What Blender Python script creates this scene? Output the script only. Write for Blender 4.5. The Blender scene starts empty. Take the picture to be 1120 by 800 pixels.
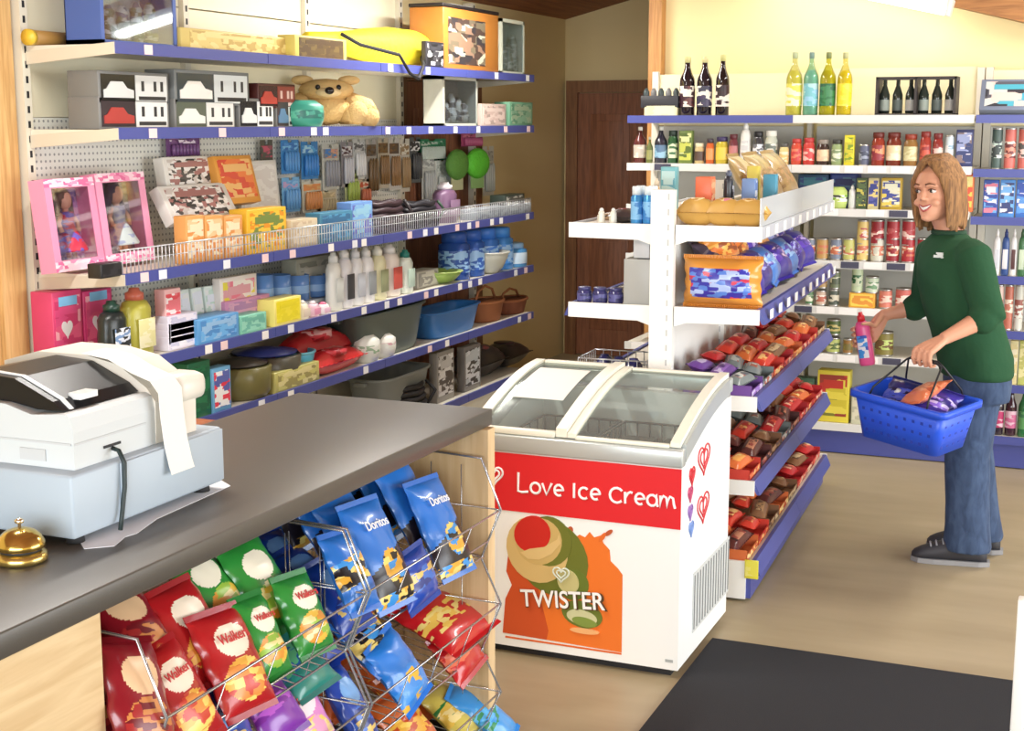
import bpy, bmesh, math, random
from mathutils import Vector, Matrix, Euler
random.seed(7)
PI = math.pi
SC = bpy.context.scene
COL = SC.collection

# ------------------------------------------------------------------ survey of the place
FPX, PITCH, YAW, EYE = 1560.0, math.atan(266/1560.0), math.radians(22.8), 1.72
FWD = Vector((-math.sin(YAW)*math.cos(PITCH), math.cos(YAW)*math.cos(PITCH), -math.sin(PITCH)))
RGT = Vector((math.cos(YAW), math.sin(YAW), 0))
UPV = RGT.cross(FWD)
CAMP = Vector((0, 0, EYE))
def ray(x, y): return FWD*FPX + RGT*(x-560) + UPV*(400-y)
def onx(x, y, X): d = ray(x, y); return CAMP + d*(X/d.x)
def ony(x, y, Y): d = ray(x, y); return CAMP + d*(Y/d.y)
def onz(x, y, Z): d = ray(x, y); return CAMP + d*((Z-EYE)/d.z)

# ------------------------------------------------------------------ materials
def lin(c):
    out = []
    for v in c[:3]:
        v = v/255.0
        out.append(v/12.92 if v <= 0.04045 else ((v+0.055)/1.055)**2.4)
    return (*out, 1.0)
_mc = {}
def mat(c, rough=0.5, metal=0.0, spec=0.5, bump=0, bscale=60, emit=0, coat=0):
    key = ('m', tuple(c), rough, metal, spec, bump, bscale, emit, coat)
    if key in _mc: return _mc[key]
    m = bpy.data.materials.new('paint'); m.use_nodes = True
    nt = m.node_tree; b = nt.nodes['Principled BSDF']
    b.inputs['Base Color'].default_value = lin(c)
    b.inputs['Roughness'].default_value = rough
    b.inputs['Metallic'].default_value = metal
    b.inputs['Specular IOR Level'].default_value = spec
    if coat: b.inputs['Coat Weight'].default_value = coat
    if emit:
        b.inputs['Emission Color'].default_value = lin(c); b.inputs['Emission Strength'].default_value = emit
    if bump:
        tc = nt.nodes.new('ShaderNodeTexCoord'); n = nt.nodes.new('ShaderNodeTexNoise')
        n.inputs['Scale'].default_value = bscale; n.inputs['Detail'].default_value = 3
        bp = nt.nodes.new('ShaderNodeBump'); bp.inputs['Strength'].default_value = bump; bp.inputs['Distance'].default_value = 0.01
        nt.links.new(tc.outputs['Object'], n.inputs['Vector']); nt.links.new(n.outputs['Fac'], bp.inputs['Height'])
        nt.links.new(bp.outputs['Normal'], b.inputs['Normal'])
    _mc[key] = m
    return m
def pmat(cols, scale=28, rough=0.4, stretch=(.8, .8, 1.9)):
    """printed packaging: patches of the pack's own ink colours"""
    key = ('p', tuple(map(tuple, cols)), scale, rough, stretch)
    if key in _mc: return _mc[key]
    m = bpy.data.materials.new('printed'); m.use_nodes = True
    nt = m.node_tree; b = nt.nodes['Principled BSDF']; L = nt.links.new
    b.inputs['Roughness'].default_value = rough
    tc = nt.nodes.new('ShaderNodeTexCoord'); oi = nt.nodes.new('ShaderNodeObjectInfo')
    mp = nt.nodes.new('ShaderNodeMapping'); mp.inputs['Scale'].default_value = stretch
    sc = nt.nodes.new('ShaderNodeVectorMath'); sc.operation = 'SCALE'; sc.inputs[0].default_value = (9, 7, 5)
    ad = nt.nodes.new('ShaderNodeVectorMath'); ad.operation = 'ADD'
    L(oi.outputs['Random'], sc.inputs['Scale']); L(tc.outputs['Object'], mp.inputs['Vector'])
    L(mp.outputs['Vector'], ad.inputs[0]); L(sc.outputs[0], ad.inputs[1])
    v = nt.nodes.new('ShaderNodeTexVoronoi'); v.inputs['Scale'].default_value = scale; v.distance = 'CHEBYCHEV'
    L(ad.outputs[0], v.inputs['Vector'])
    sp = nt.nodes.new('ShaderNodeSeparateColor'); L(v.outputs['Color'], sp.inputs['Color'])
    r = nt.nodes.new('ShaderNodeValToRGB'); cr = r.color_ramp; cr.interpolation = 'CONSTANT'
    n = len(cols); e = cr.elements
    e[0].position = 0; e[0].color = lin(cols[0]); e[1].position = 1/n; e[1].color = lin(cols[1 % n])
    for i in range(2, n):
        x = e.new(i/n); x.color = lin(cols[i])
    L(sp.outputs['Red'], r.inputs['Fac']); L(r.outputs['Color'], b.inputs['Base Color'])
    _mc[key] = m
    return m
def wood(c1, c2, scale=6, stretch=(1, 12, 12), rough=0.5, key=None):
    k = ('w', tuple(c1), tuple(c2), scale, stretch, rough)
    if k in _mc: return _mc[k]
    m = bpy.data.materials.new('wood'); m.use_nodes = True
    nt = m.node_tree; b = nt.nodes['Principled BSDF']; L = nt.links.new
    b.inputs['Roughness'].default_value = rough
    tc = nt.nodes.new('ShaderNodeTexCoord'); mp = nt.nodes.new('ShaderNodeMapping'); mp.inputs['Scale'].default_value = stretch
    n = nt.nodes.new('ShaderNodeTexNoise'); n.inputs['Scale'].default_value = scale; n.inputs['Detail'].default_value = 4
    n.inputs['Distortion'].default_value = 0.6
    r = nt.nodes.new('ShaderNodeValToRGB'); e = r.color_ramp.elements
    e[0].position = .35; e[0].color = lin(c1); e[1].position = .65; e[1].color = lin(c2)
    L(tc.outputs['Object'], mp.inputs['Vector']); L(mp.outputs['Vector'], n.inputs['Vector'])
    L(n.outputs['Fac'], r.inputs['Fac']); L(r.outputs['Color'], b.inputs['Base Color'])
    _mc[k] = m
    return m
def clear(c=(255, 255, 255), gl=0.12, rough=0.03, fr=.45):
    """thin clear pane / film: mostly see-through with a mirror-like sheen"""
    k = ('c', tuple(c), gl, rough, fr)
    if k in _mc: return _mc[k]
    m = bpy.data.materials.new('clear'); m.use_nodes = True
    nt = m.node_tree; nt.nodes.clear(); L = nt.links.new
    o = nt.nodes.new('ShaderNodeOutputMaterial'); mx = nt.nodes.new('ShaderNodeMixShader')
    t = nt.nodes.new('ShaderNodeBsdfTransparent'); t.inputs['Color'].default_value = lin(c)
    g = nt.nodes.new('ShaderNodeBsdfGlossy'); g.inputs['Roughness'].default_value = rough
    lw = nt.nodes.new('ShaderNodeLayerWeight'); lw.inputs['Blend'].default_value = 0.25
    ma = nt.nodes.new('ShaderNodeMath'); ma.operation = 'MULTIPLY_ADD'; ma.inputs[1].default_value = fr; ma.inputs[2].default_value = gl
    L(lw.outputs['Fresnel'], ma.inputs[0]); L(ma.outputs[0], mx.inputs['Fac'])
    L(t.outputs[0], mx.inputs[1]); L(g.outputs[0], mx.inputs[2]); L(mx.outputs[0], o.inputs['Surface'])
    _mc[k] = m
    return m

# ------------------------------------------------------------------ mesh builder
def lightened(c, fac=.3, gl=.1, rough=.1, fr=.45):
    """clear pane with diffuse white mixed in, standing in for reflected light"""
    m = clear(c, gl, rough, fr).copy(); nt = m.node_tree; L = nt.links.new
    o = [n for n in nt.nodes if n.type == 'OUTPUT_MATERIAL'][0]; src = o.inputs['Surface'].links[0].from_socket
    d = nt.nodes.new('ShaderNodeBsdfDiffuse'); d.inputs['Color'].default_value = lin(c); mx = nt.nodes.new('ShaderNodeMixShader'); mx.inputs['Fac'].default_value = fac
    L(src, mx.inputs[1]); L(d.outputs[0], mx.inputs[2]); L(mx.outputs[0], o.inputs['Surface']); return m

class MB:
    def __init__(s): s.v = []; s.f = []; s.m = []; s.sm = []
    def add(s, vs, fs, mi=0, smooth=False):
        b = len(s.v); s.v.extend(tuple(v) for v in vs)
        for f in fs:
            s.f.append(tuple(b+i for i in f)); s.m.append(mi); s.sm.append(smooth)
        return s
    def box(s, c, d, mi=0, R=None, bev=0.0):
        x, y, z = d[0]/2, d[1]/2, d[2]/2
        if bev > 0:
            e = min(bev, .45*min(d)); vs = []; c = Vector(c)
            bm = bmesh.new(); bmesh.ops.create_cube(bm, size=1)
            for v in bm.verts: v.co = Vector((v.co.x*d[0], v.co.y*d[1], v.co.z*d[2]))
            bmesh.ops.bevel(bm, geom=bm.edges[:], offset=e, segments=2, affect='EDGES', profile=.5)
            bm.verts.index_update()
            vs = [(R @ v.co if R else v.co)+c for v in bm.verts]; fs = [[v.index for v in f.verts] for f in bm.faces]
            bm.free(); return s.add(vs, fs, mi, True)
        vs = [Vector((a*x, b*y, g*z)) for a in (-1, 1) for b in (-1, 1) for g in (-1, 1)]
        if R: vs = [R @ v for v in vs]
        c = Vector(c); vs = [v+c for v in vs]
        return s.add(vs, [(0, 1, 3, 2), (4, 6, 7, 5), (0, 4, 5, 1), (2, 3, 7, 6), (0, 2, 6, 4), (1, 5, 7, 3)], mi)
    def bb(s, a, b, mi=0, bev=0):
        return s.box([(a[i]+b[i])/2 for i in range(3)], [abs(b[i]-a[i]) for i in range(3)], mi, None, bev)
    def lathe(s, prof, seg=16, c=(0, 0, 0), mi=0, M=None, cap=True):
        """prof: (r, z) list bottom to top about local z"""
        vs = []; fs = []; n = len(prof)
        for r, z in prof:
            for k in range(seg):
                a = 2*PI*k/seg; p = Vector((r*math.cos(a), r*math.sin(a), z))
                vs.append((M @ p if M else p)+Vector(c))
        for i in range(n-1):
            for k in range(seg):
                k2 = (k+1) % seg; fs.append((i*seg+k, i*seg+k2, (i+1)*seg+k2, (i+1)*seg+k))
        if cap: fs.append(tuple(range(seg-1, -1, -1))); fs.append(tuple((n-1)*seg+k for k in range(seg)))
        return s.add(vs, fs, mi, True)
    def loft(s, rings, mi=0, cap=True, smooth=True):
        n = len(rings[0]); vs = [p for r in rings for p in r]; fs = []
        for i in range(len(rings)-1):
            for k in range(n):
                k2 = (k+1) % n; fs.append((i*n+k, i*n+k2, (i+1)*n+k2, (i+1)*n+k))
        if cap: fs.append(tuple(range(n-1, -1, -1))); fs.append(tuple((len(rings)-1)*n+k for k in range(n)))
        return s.add(vs, fs, mi, smooth)
    def tube(s, pts, r, seg=6, mi=0, close=False):
        pts = [Vector(p) for p in pts]; rr = r if isinstance(r, (list, tuple)) else [r]*len(pts)
        rings = []; prev = None; n = len(pts)
        for i, p in enumerate(pts):
            a = pts[(i-1) % n] if (i or close) else p; b = pts[(i+1) % n] if (i < n-1 or close) else p
            t = (b-a).normalized() if (b-a).length > 1e-9 else Vector((0, 0, 1))
            if prev is None:
                u = t.orthogonal().normalized()
            else:
                u = (prev-t*prev.dot(t)); u = u.normalized() if u.length > 1e-6 else t.orthogonal().normalized()
            prev = u; w = t.cross(u)
            rings.append([p+(u*math.cos(2*PI*k/seg)+w*math.sin(2*PI*k/seg))*rr[i] for k in range(seg)])
        if close: rings.append(rings[0]); return s.loft(rings, mi, False)
        return s.loft(rings, mi)
    def prism(s, poly, axis, a, b, mi=0):
        """poly of 2D points extruded along axis ('x': points are (y,z); 'y': (x,z); 'z': (x,y))"""
        def P(p, t): return {'x': (t, p[0], p[1]), 'y': (p[0], t, p[1]), 'z': (p[0], p[1], t)}[axis]
        n = len(poly); vs = [P(p, a) for p in poly]+[P(p, b) for p in poly]
        fs = [tuple(range(n)), tuple(range(2*n-1, n-1, -1))]+[(i, i+n, (i+1) % n+n, (i+1) % n) for i in range(n)]
        return s.add(vs, fs, mi)
    def ball(s, c, r, seg=12, rings=8, mi=0, M=None):
        if not isinstance(r, (tuple, list)): r = (r, r, r)
        vs = []; c = Vector(c)
        R = []
        for i in range(rings+1):
            t = PI*i/rings; t = min(max(t, .02), PI-.02)
            ring = []
            for k in range(seg):
                a = 2*PI*k/seg; p = Vector((r[0]*math.sin(t)*math.cos(a), r[1]*math.sin(t)*math.sin(a), -r[2]*math.cos(t)))
                ring.append((M @ p if M else p)+c)
            R.append(ring)
        return s.loft(R, mi)
    def build(s, name, mats, parent=None, loc=None, rot=None, fix=True):
        me = bpy.data.meshes.new(name); me.from_pydata(s.v, [], s.f); me.update()
        if not isinstance(mats, (list, tuple)): mats = [mats]
        for m in mats: me.materials.append(m)
        me.polygons.foreach_set('material_index', s.m); me.polygons.foreach_set('use_smooth', s.sm)
        if fix:
            bm = bmesh.new(); bm.from_mesh(me); bmesh.ops.recalc_face_normals(bm, faces=bm.faces); bm.to_mesh(me); bm.free()
        o = bpy.data.objects.new(name, me); COL.objects.link(o)
        if parent: o.parent = parent
        if loc is not None: o.location = loc
        if rot is not None: o.rotation_euler = rot
        return o

# ------------------------------------------------------------------ things
ROOTS = []
def tag(o, desc, cat, where='', group=None):
    o['category'] = cat
    if group: o['group'] = group
    ROOTS.append((o, desc, where))
    return o
def empty(name, loc=(0, 0, 0), rz=0.0):
    o = bpy.data.objects.new(name, None); COL.objects.link(o); o.empty_display_size = .1
    o.location = loc; o.rotation_euler = (0, 0, rz); return o
def struct(o): o['kind'] = 'structure'; return o
ORD = ['first', 'second', 'third', 'fourth', 'fifth', 'sixth', 'seventh', 'eighth', 'ninth', 'tenth', 'eleventh', 'twelfth', 'thirteenth', 'fourteenth', 'fifteenth', 'sixteenth']
NUM = ['zero', 'one', 'two', 'three', 'four', 'five', 'six', 'seven', 'eight', 'nine', 'ten', 'eleven', 'twelve', 'thirteen', 'fourteen', 'fifteen', 'sixteen']
def finish_labels():
    d = {}
    for o, desc, where in ROOTS: d.setdefault((desc, where), []).append(o)
    for (desc, where), os_ in d.items():
        base = (desc+' '+where).strip()
        if len(os_) == 1: os_[0]['label'] = base; continue
        bpy.context.view_layer.update()
        os_.sort(key=lambda o: RGT.dot(o.matrix_world.translation-CAMP)/FWD.dot(o.matrix_world.translation-CAMP))
        ref = 'the freezer' if 'gondola' in base else ('the door' if 'back wall' in base else 'the till')
        for i, o in enumerate(os_):
            o['label'] = f"{base}, {ORD[i]} from {ref}"
            if 'group' not in o: o['group'] = base
def text(body, size, material, parent, loc, rot=(PI/2, 0, 0), name='brand_lettering', shear=0, ext=.0006, sx=1.0):
    cu = bpy.data.curves.new(name, 'FONT'); cu.body = body; cu.size = size; cu.align_x = 'CENTER'; cu.align_y = 'CENTER'
    cu.extrude = ext; cu.shear = shear; cu.offset = size*.012; cu.materials.append(material)
    o = bpy.data.objects.new(name, cu); COL.objects.link(o); o.parent = parent; o.location = loc; o.rotation_euler = rot
    o.scale = (sx, 1, 1)
    bpy.context.view_layer.update()
    me = bpy.data.meshes.new_from_object(o.evaluated_get(bpy.context.evaluated_depsgraph_get()))
    q = bpy.data.objects.new(name+'_', me); COL.objects.link(q); q.parent = parent; q.location = loc; q.rotation_euler = rot; q.scale = (sx, 1, 1)
    bpy.data.objects.remove(o); bpy.data.curves.remove(cu); q.name = name
    return q

# ---- goods. local frame: x to the viewer's right, y away from the viewer, z up, origin at base centre
WHITE = (240, 240, 236)
STEEL = mat((190, 190, 188), .3, .9)
def place(o, loc, rz, lean=0.0): o.location = loc; o.rotation_euler = (-lean, 0, rz); return o
def carton(nm, w, d, h, cols, sc=30, rough=.4):
    b = MB().box((0, 0, h/2), (w, d, h), 0, None, min(.003, w*.06)).build(nm, [mat(cols[0], rough)])
    mw, mh = w*.86, h*.8
    k = MB().box((0, -d/2-.0006, h*.52), (mw, .0012, mh)).build('printed_front', [pmat(cols[1:] if len(cols) > 2 else cols, sc, rough)], b)
    if h > .07 and w > .05:
        MB().box((0, -d/2-.0018, h*.74), (w*.62, .001, h*.16)).build('title_strip', [mat(cols[-1], rough)], b)
    return b
def can(nm, r, h, cols, steel=True):
    b = MB().lathe([(r*.9, 0), (r, .003), (r, .006), (r*.97, .008), (r*.97, h-.008), (r, h-.006), (r, h-.002), (r*.93, h), (r*.9, h-.004)], 18).build(nm, [STEEL])
    MB().lathe([(r*.99, .009), (r*.99, h-.009)], 18, cap=False).build('paper_label', [mat(cols[0], .4)], b)
    MB().lathe([(r*1.0, h*.28), (r*1.005, h*.3), (r*1.005, h*.66), (r*1.0, h*.68)], 18, cap=False).build('printed_band', [pmat(cols[1:] if len(cols) > 2 else cols, 40)], b)
    return b
def jar(nm, r, h, cols):
    """cols: contents, label inks..., lid last"""
    b = MB().lathe([(r*.9, 0), (r, .006), (r, h*.72), (r*.78, h*.82), (r*.76, h*.84)], 18).build(nm, [mat(cols[0], .12, coat=.5)])
    MB().lathe([(r*.8, h*.83), (r*.86, h*.84), (r*.86, h*.98), (r*.8, h)], 18).build('lid', [mat(cols[-1], .35)], b)
    MB().lathe([(r*1.01, h*.18), (r*1.012, h*.2), (r*1.012, h*.6), (r*1.01, h*.62)], 18, cap=False).build('label', [pmat(cols[1:-1] or cols, 40)], b)
    return b
def bottle(nm, r, h, cols, neck=.3, fill=None):
    """cols: glass, label inks..., cap last"""
    pr = [(r*.9, 0), (r, .008), (r, h*.58), (r*.92, h*.64), (r*.55, h*.74), (r*neck*1.1, h*.82), (r*neck, h*.94)]
    if fill:
        b = MB().lathe(pr, 18).build(nm, [clear(cols[0], .08)])
        MB().lathe([(r*.86, .006), (r*.94, .014), (r*.94, h*.56), (r*.8, h*.64), (r*.4, h*.72)], 16).build('drink', [mat(fill, .15)], b)
    else:
        b = MB().lathe(pr, 18).build(nm, [mat(cols[0], .08, coat=.6)])
    MB().lathe([(r*neck*1.2, h*.9), (r*neck*1.2, h*.985), (r*neck*1.05, h)], 14).build('cap', [mat(cols[-1], .35)], b)
    MB().lathe([(r*1.01, h*.16), (r*1.015, h*.17), (r*1.015, h*.5), (r*1.01, h*.51)], 18, cap=False).build('label', [pmat(cols[1:-1] or cols, 30)], b)
    return b
def squirt(nm, r, h, cols):
    """plastic bottle, shoulders and flip cap; cols: body, label inks..., cap"""
    rings = []
    for z, k in ((0, .88), (.01, 1), (h*.45, 1), (h*.55, .94), (h*.7, .96), (h*.8, .75), (h*.84, .42)):
        rings.append([Vector((r*k*math.cos(2*PI*i/16), .7*r*k*math.sin(2*PI*i/16), z)) for i in range(16)])
    b = MB().loft(rings).build(nm, [mat(cols[0], .3)])
    MB().lathe([(r*.46, h*.83), (r*.46, h*.93), (r*.3, h*.95), (r*.25, h)], 14).build('cap', [mat(cols[-1], .35)], b)
    MB().box((0, -.7*r-.0005, h*.36), (r*1.3, .002, h*.42), 0, None, .001).build('label', [pmat(cols[1:-1] or cols, 40)], b)
    return b
def spray(nm, r, h, cols):
    b = MB().lathe([(r*.95, 0), (r, .004), (r, h*.72), (r*.7, h*.79), (r*.68, h*.8)], 18).build(nm, [mat(cols[0], .25, .3)])
    MB().lathe([(r*.8, h*.78), (r*.8, h*.97), (r*.7, h)], 18).build('cap', [mat(cols[-1], .4)], b)
    MB().lathe([(r*1.01, h*.15), (r*1.015, h*.16), (r*1.015, h*.6), (r*1.01, h*.61)], 18, cap=False).build('label', [pmat(cols[1:-1] or cols, 35)], b)
    return b
def blister(nm, w, d, h, cols):
    """carded pack that hangs on a hook: card, clear bubble, goods seen through it"""
    b = MB()
    b.box((-w*.3, 0, h*.96), (w*.4, .0016, h*.08)); b.box((w*.3, 0, h*.96), (w*.4, .0016, h*.08)); b.box((0, 0, h*.46), (w, .0016, h*.92))
    b = b.build(nm, [mat(cols[0], .5)])
    MB().box((0, -.0016, h*.8), (w*.86, .0014, h*.2)).build('printed_header', [pmat(cols[1:], 45)], b)
    g = MB(); n = max(1, int(w/.03))
    for i in range(n):
        x = (i+.5)/n*w*.8-w*.4
        g.lathe([(.002, h*.08), (w*.3/n, h*.1), (w*.34/n, h*.35), (w*.28/n, h*.6), (.003, h*.66)], 8, (x, -.0017-max(d*.4, w*.36/n), 0))
    g.build('contents', [mat(cols[-1], .35)], b)
    return b
def pillow_mb(w, h, t, reg=None, nu=30, nv=36, seed=0, crimp=.012):
    rnd = random.Random(seed); ph = [rnd.uniform(0, 6.28) for _ in range(6)]
    mb = MB(); vs = []; fs = []
    def P(u, v, s):
        f = max(0, (1-abs(u)**2.6))**.6*max(0, (1-abs(v)**3.2))**.75
        wr = 1+.10*math.sin(7*u+ph[0]+3*v)*abs(v)**2+.07*math.sin(9*v+ph[1]+4*u)*abs(u)
        edge = .0025*math.sin(11*v+ph[2])*(abs(u) > .9)
        x = u*w/2*(1-.05*(1-v*v))+edge; z = v*(h/2-crimp)
        return Vector((x, s*t/2*f*wr, z))
    for s in (-1, 1):
        base = len(mb.v)
        for j in range(nv+1):
            for i in range(nu+1): mb.v.append(tuple(P(-1+2*i/nu, -1+2*j/nv, s)))
        for j in range(nv):
            for i in range(nu):
                a = base+j*(nu+1)+i
                mb.f.append((a, a+1, a+nu+2, a+nu+1) if s < 0 else (a, a+nu+1, a+nu+2, a+1))
                u, v = -1+2*(i+.5)/nu, -1+2*(j+.5)/nv
                mb.m.append(reg(u, v) if (reg and s < 0) else 0); mb.sm.append(True)
    for e in (-1, 1):
        base = len(mb.v); n = nu*2
        for i in range(n+1):
            x = (-1+2*i/n)*w/2; y = .0018*(1 if i % 2 else -1)
            for z in (h/2-crimp-.001, h/2): mb.v.append((x, y, e*z))
        for i in range(n):
            a = base+i*2; mb.f.append((a, a+2, a+3, a+1)); mb.m.append(0); mb.sm.append(False)
    return mb
def bag(nm, w, h, t, cols, style=0, word=None, seed=0, wcol=(190, 30, 35)):
    """inflated film bag, origin at its CENTRE, front towards -y. cols: film, badge, picture inks..."""
    def reg(u, v):
        if style == 0:
            if (u/.62)**2+((v-.38)/.34)**2 < 1: return 1
            if (u/.8)**2+((v+.42)/.42)**2 < 1: return 2
        elif style == 1:
            if v < -.78: return 2
            if (abs(u-.1)/.5)**2+((v+.32)/.34)**2 < 1: return 2
            if v < -.12+.25*u: return 1
        elif style == 3:
            if abs(u+.08*v) < .78 and abs(v) < .62: return 2
        elif style == 2:
            if abs(v-.1*u) < .35: return 2
        return 0
    o = pillow_mb(w, h, t, reg, 42, 54, seed=seed).build(nm, [mat(cols[0], .28, coat=.3), mat(cols[1], .3), pmat(cols[2:] or cols, 38, .3)])
    if word:
        zc = h*.19 if style == 0 else h*.24
        text(word, w*.175, mat(wcol, .4), o, (0, -t*.5-.003, zc), (PI/2-.12, 0, .0), sx=.95)
    return o
# ------------------------------------------------------------------ the room
WX, FY, RX, NY = -3.78, 10.0, 2.6, -1.6
EAVE, PITCHR = 2.46, 0.25
RIDGE = (WX+RX)/2
def roofz(x): return EAVE+PITCHR*(x-WX) if x < RIDGE else EAVE+PITCHR*(RX-x)
def wallmat(c, rough=.85): return mat(c, rough, 0, .2, .05, 40)
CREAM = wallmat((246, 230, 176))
def floor_mat():
    m = bpy.data.materials.new('vinyl_floor'); m.use_nodes = True
    nt = m.node_tree; b = nt.nodes['Principled BSDF']; L = nt.links.new
    tc = nt.nodes.new('ShaderNodeTexCoord'); mp = nt.nodes.new('ShaderNodeMapping'); mp.inputs['Scale'].default_value = (.7, 2.6, 1)
    mp.inputs['Rotation'].default_value = (0, 0, math.radians(-6))
    n = nt.nodes.new('ShaderNodeTexNoise'); n.inputs['Scale'].default_value = 2.2; n.inputs['Detail'].default_value = 5
    r = nt.nodes.new('ShaderNodeValToRGB'); e = r.color_ramp.elements
    e[0].position = .3; e[0].color = lin((158, 143, 113)); e[1].position = .7; e[1].color = lin((174, 159, 129))
    L(tc.outputs['Object'], mp.inputs['Vector']); L(mp.outputs['Vector'], n.inputs['Vector']); L(n.outputs['Fac'], r.inputs['Fac'])
    L(r.outputs['Color'], b.inputs['Base Color']); b.inputs['Roughness'].default_value = .42; b.inputs['Specular IOR Level'].default_value = .35
    return m
struct(MB().bb((WX-.1, NY-.1, -.06), (RX+.1, FY+.1, 0)).build('floor', floor_mat()))
CEIL = wood((120, 72, 45), (150, 96, 60), 4, (9, .5, 1), .7)
mb = MB()
mb.prism([(WX-.1, EAVE-.025), (RIDGE, roofz(RIDGE)), (RX+.1, EAVE-.025), (RX+.1, EAVE+.1), (RIDGE, roofz(RIDGE)+.12), (WX-.1, EAVE+.1)], 'y', NY-.1, FY+.1)
struct(mb.build('ceiling', CEIL))
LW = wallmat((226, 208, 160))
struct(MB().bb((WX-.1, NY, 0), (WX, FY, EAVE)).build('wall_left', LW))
def gable(x0, x1):
    p = [(x0, 0), (x1, 0), (x1, roofz(x1)+.02)]
    if x0 < RIDGE < x1: p.append((RIDGE, roofz(RIDGE)+.02))
    return p+[(x0, roofz(x0)+.02)]
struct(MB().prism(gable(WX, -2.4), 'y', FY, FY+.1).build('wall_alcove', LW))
struct(MB().prism(gable(-2.45, RX), 'y', 7.95, 8.05).build('wall_back', CREAM))
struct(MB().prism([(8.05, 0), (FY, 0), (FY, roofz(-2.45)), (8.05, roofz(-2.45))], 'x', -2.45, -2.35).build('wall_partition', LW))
# right wall with a wide shop window, near wall with another
def holed(axis, t0, t1, a0, a1, h0, h1, x0, x1, top, name):
    m = MB()
    def B(p, q, z0, z1):
        if axis == 'x': m.bb((t0, p, z0), (t1, q, z1))
        else: m.bb((p, t0, z0), (q, t1, z1))
    B(x0, a0, 0, top); B(a1, x1, 0, top); B(a0, a1, 0, h0); B(a0, a1, h1, top)
    return struct(m.build(name, CREAM))
holed('x', RX, RX+.1, 2.0, 6.6, .25, 2.2, NY, FY, EAVE, 'wall_right')
w = holed('y', NY-.1, NY, -2.4, 2.0, .7, 2.25, WX, RX, EAVE, 'wall_front')
struct(MB().prism([(WX, EAVE), (RX, EAVE), (RIDGE, roofz(RIDGE))], 'y', NY-.1, NY).build('wall_gable', CREAM))
FR = mat((235, 235, 232), .4)
m = MB()
for y in (2.03, 3.15, 4.3, 5.45, 6.57): m.bb((RX, y-.03, .25), (RX+.06, y+.03, 2.2))
for z in (.28, 2.17): m.bb((RX, 2.0, z-.03), (RX+.06, 6.6, z+.03))
wn = struct(m.build('window_1', FR)); MB().bb((RX+.025, 2.0, .25), (RX+.03, 6.6, 2.2)).build('window_pane', clear(gl=.04), wn)
m = MB()
for x in (-2.37, -.9, .5, 1.97): m.bb((x-.03, NY-.06, .7), (x+.03, NY, 2.25))
for z in (.73, 2.22): m.bb((-2.4, NY-.06, z-.03), (2.0, NY, z+.03))
wn = struct(m.build('window_2', FR)); MB().bb((-2.4, NY-.03, .7), (2.0, NY-.025, 2.25)).build('window_pane', clear(gl=.04), wn)
# timber: post at the wall end, raking rafter, near post
PINE = wood((176, 120, 62), (205, 152, 88), 5, (14, 14, .8), .5)
struct(MB().bb((-2.475, 7.87, 0), (-2.4, 7.949, roofz(-2.45)-.02)).build('trim_1', PINE))
a = Vector((-1.05, 7.86, 2.365)); b = Vector((1.2, 7.86, 1.79))
t = (b-a).normalized(); nrm = Vector((-t.z, 0, t.x))
m = MB(); m.prism([(a.x, a.z), (b.x, b.z), (b.x+nrm.x*.2, b.z+nrm.z*.2), (a.x+nrm.x*.2, a.z+nrm.z*.2)], 'y', 7.8, 7.949)
struct(m.build('beam', wood((150, 98, 52), (185, 128, 72), 5, (1, 14, 14), .5)))
m = MB(); m.bb((WX, 3.86, 0), (WX+.035, 4.06, EAVE), 0, .004); m.bb((WX, 4.06, 0), (WX+.055, 4.185, EAVE), 0, .004); m.bb((WX, 3.72, 0), (WX+.02, 3.86, EAVE), 0, .003)
struct(m.build('trim_2', wood((196, 150, 92), (224, 184, 124), 5, (14, 10, .8), .5)))
# doors: red-brown, alcove and behind the end bay
DW = wood((118, 74, 52), (146, 94, 66), 5, (10, 10, .8), .55); DF = wood((118, 80, 52), (142, 100, 66), 5, (10, 10, .8), .55)
def door(name, w, h):
    r = empty(name); m = MB()
    m.bb((0, -.02, 0.005), (w, .02, h))
    m.build('door_leaf', DW, r)
    m = MB()
    for x0, x1 in ((.1, w/2-.05), (w/2+.05, w-.1)):
        for z0, z1 in ((.2, .9), (1.05, h-.15)):
            m.bb((x0, -.026, z0), (x1, -.02, z1), 0, .004); m.bb((x0+.05, -.031, z0+.05), (x1-.05, -.026, z1-.05), 0, .004)
    m.build('raised_panel', DW, r)
    m = MB(); m.bb((-.09, -.035, 0), (-.002, .02, h+.09)); m.bb((w+.002, -.035, 0), (w+.09, .02, h+.09)); m.bb((-.002, -.035, h+.004), (w+.002, .02, h+.09))
    m.build('door_frame', DF, r)
    m = MB(); m.tube([(w-.07, -.03, 1.0), (w-.07, -.07, 1.0), (w-.17, -.07, 1.0)], .009); m.build('door_handle', STEEL, r)
    return struct(r)
d = door('door_1', .9, 1.93); d.location = (-3.66, FY-.025, 0)
d = door('door_2', .95, 1.95); d.location = (WX+.025, 7.32, 0); d.rotation_euler = (0, 0, PI/2)
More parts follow.
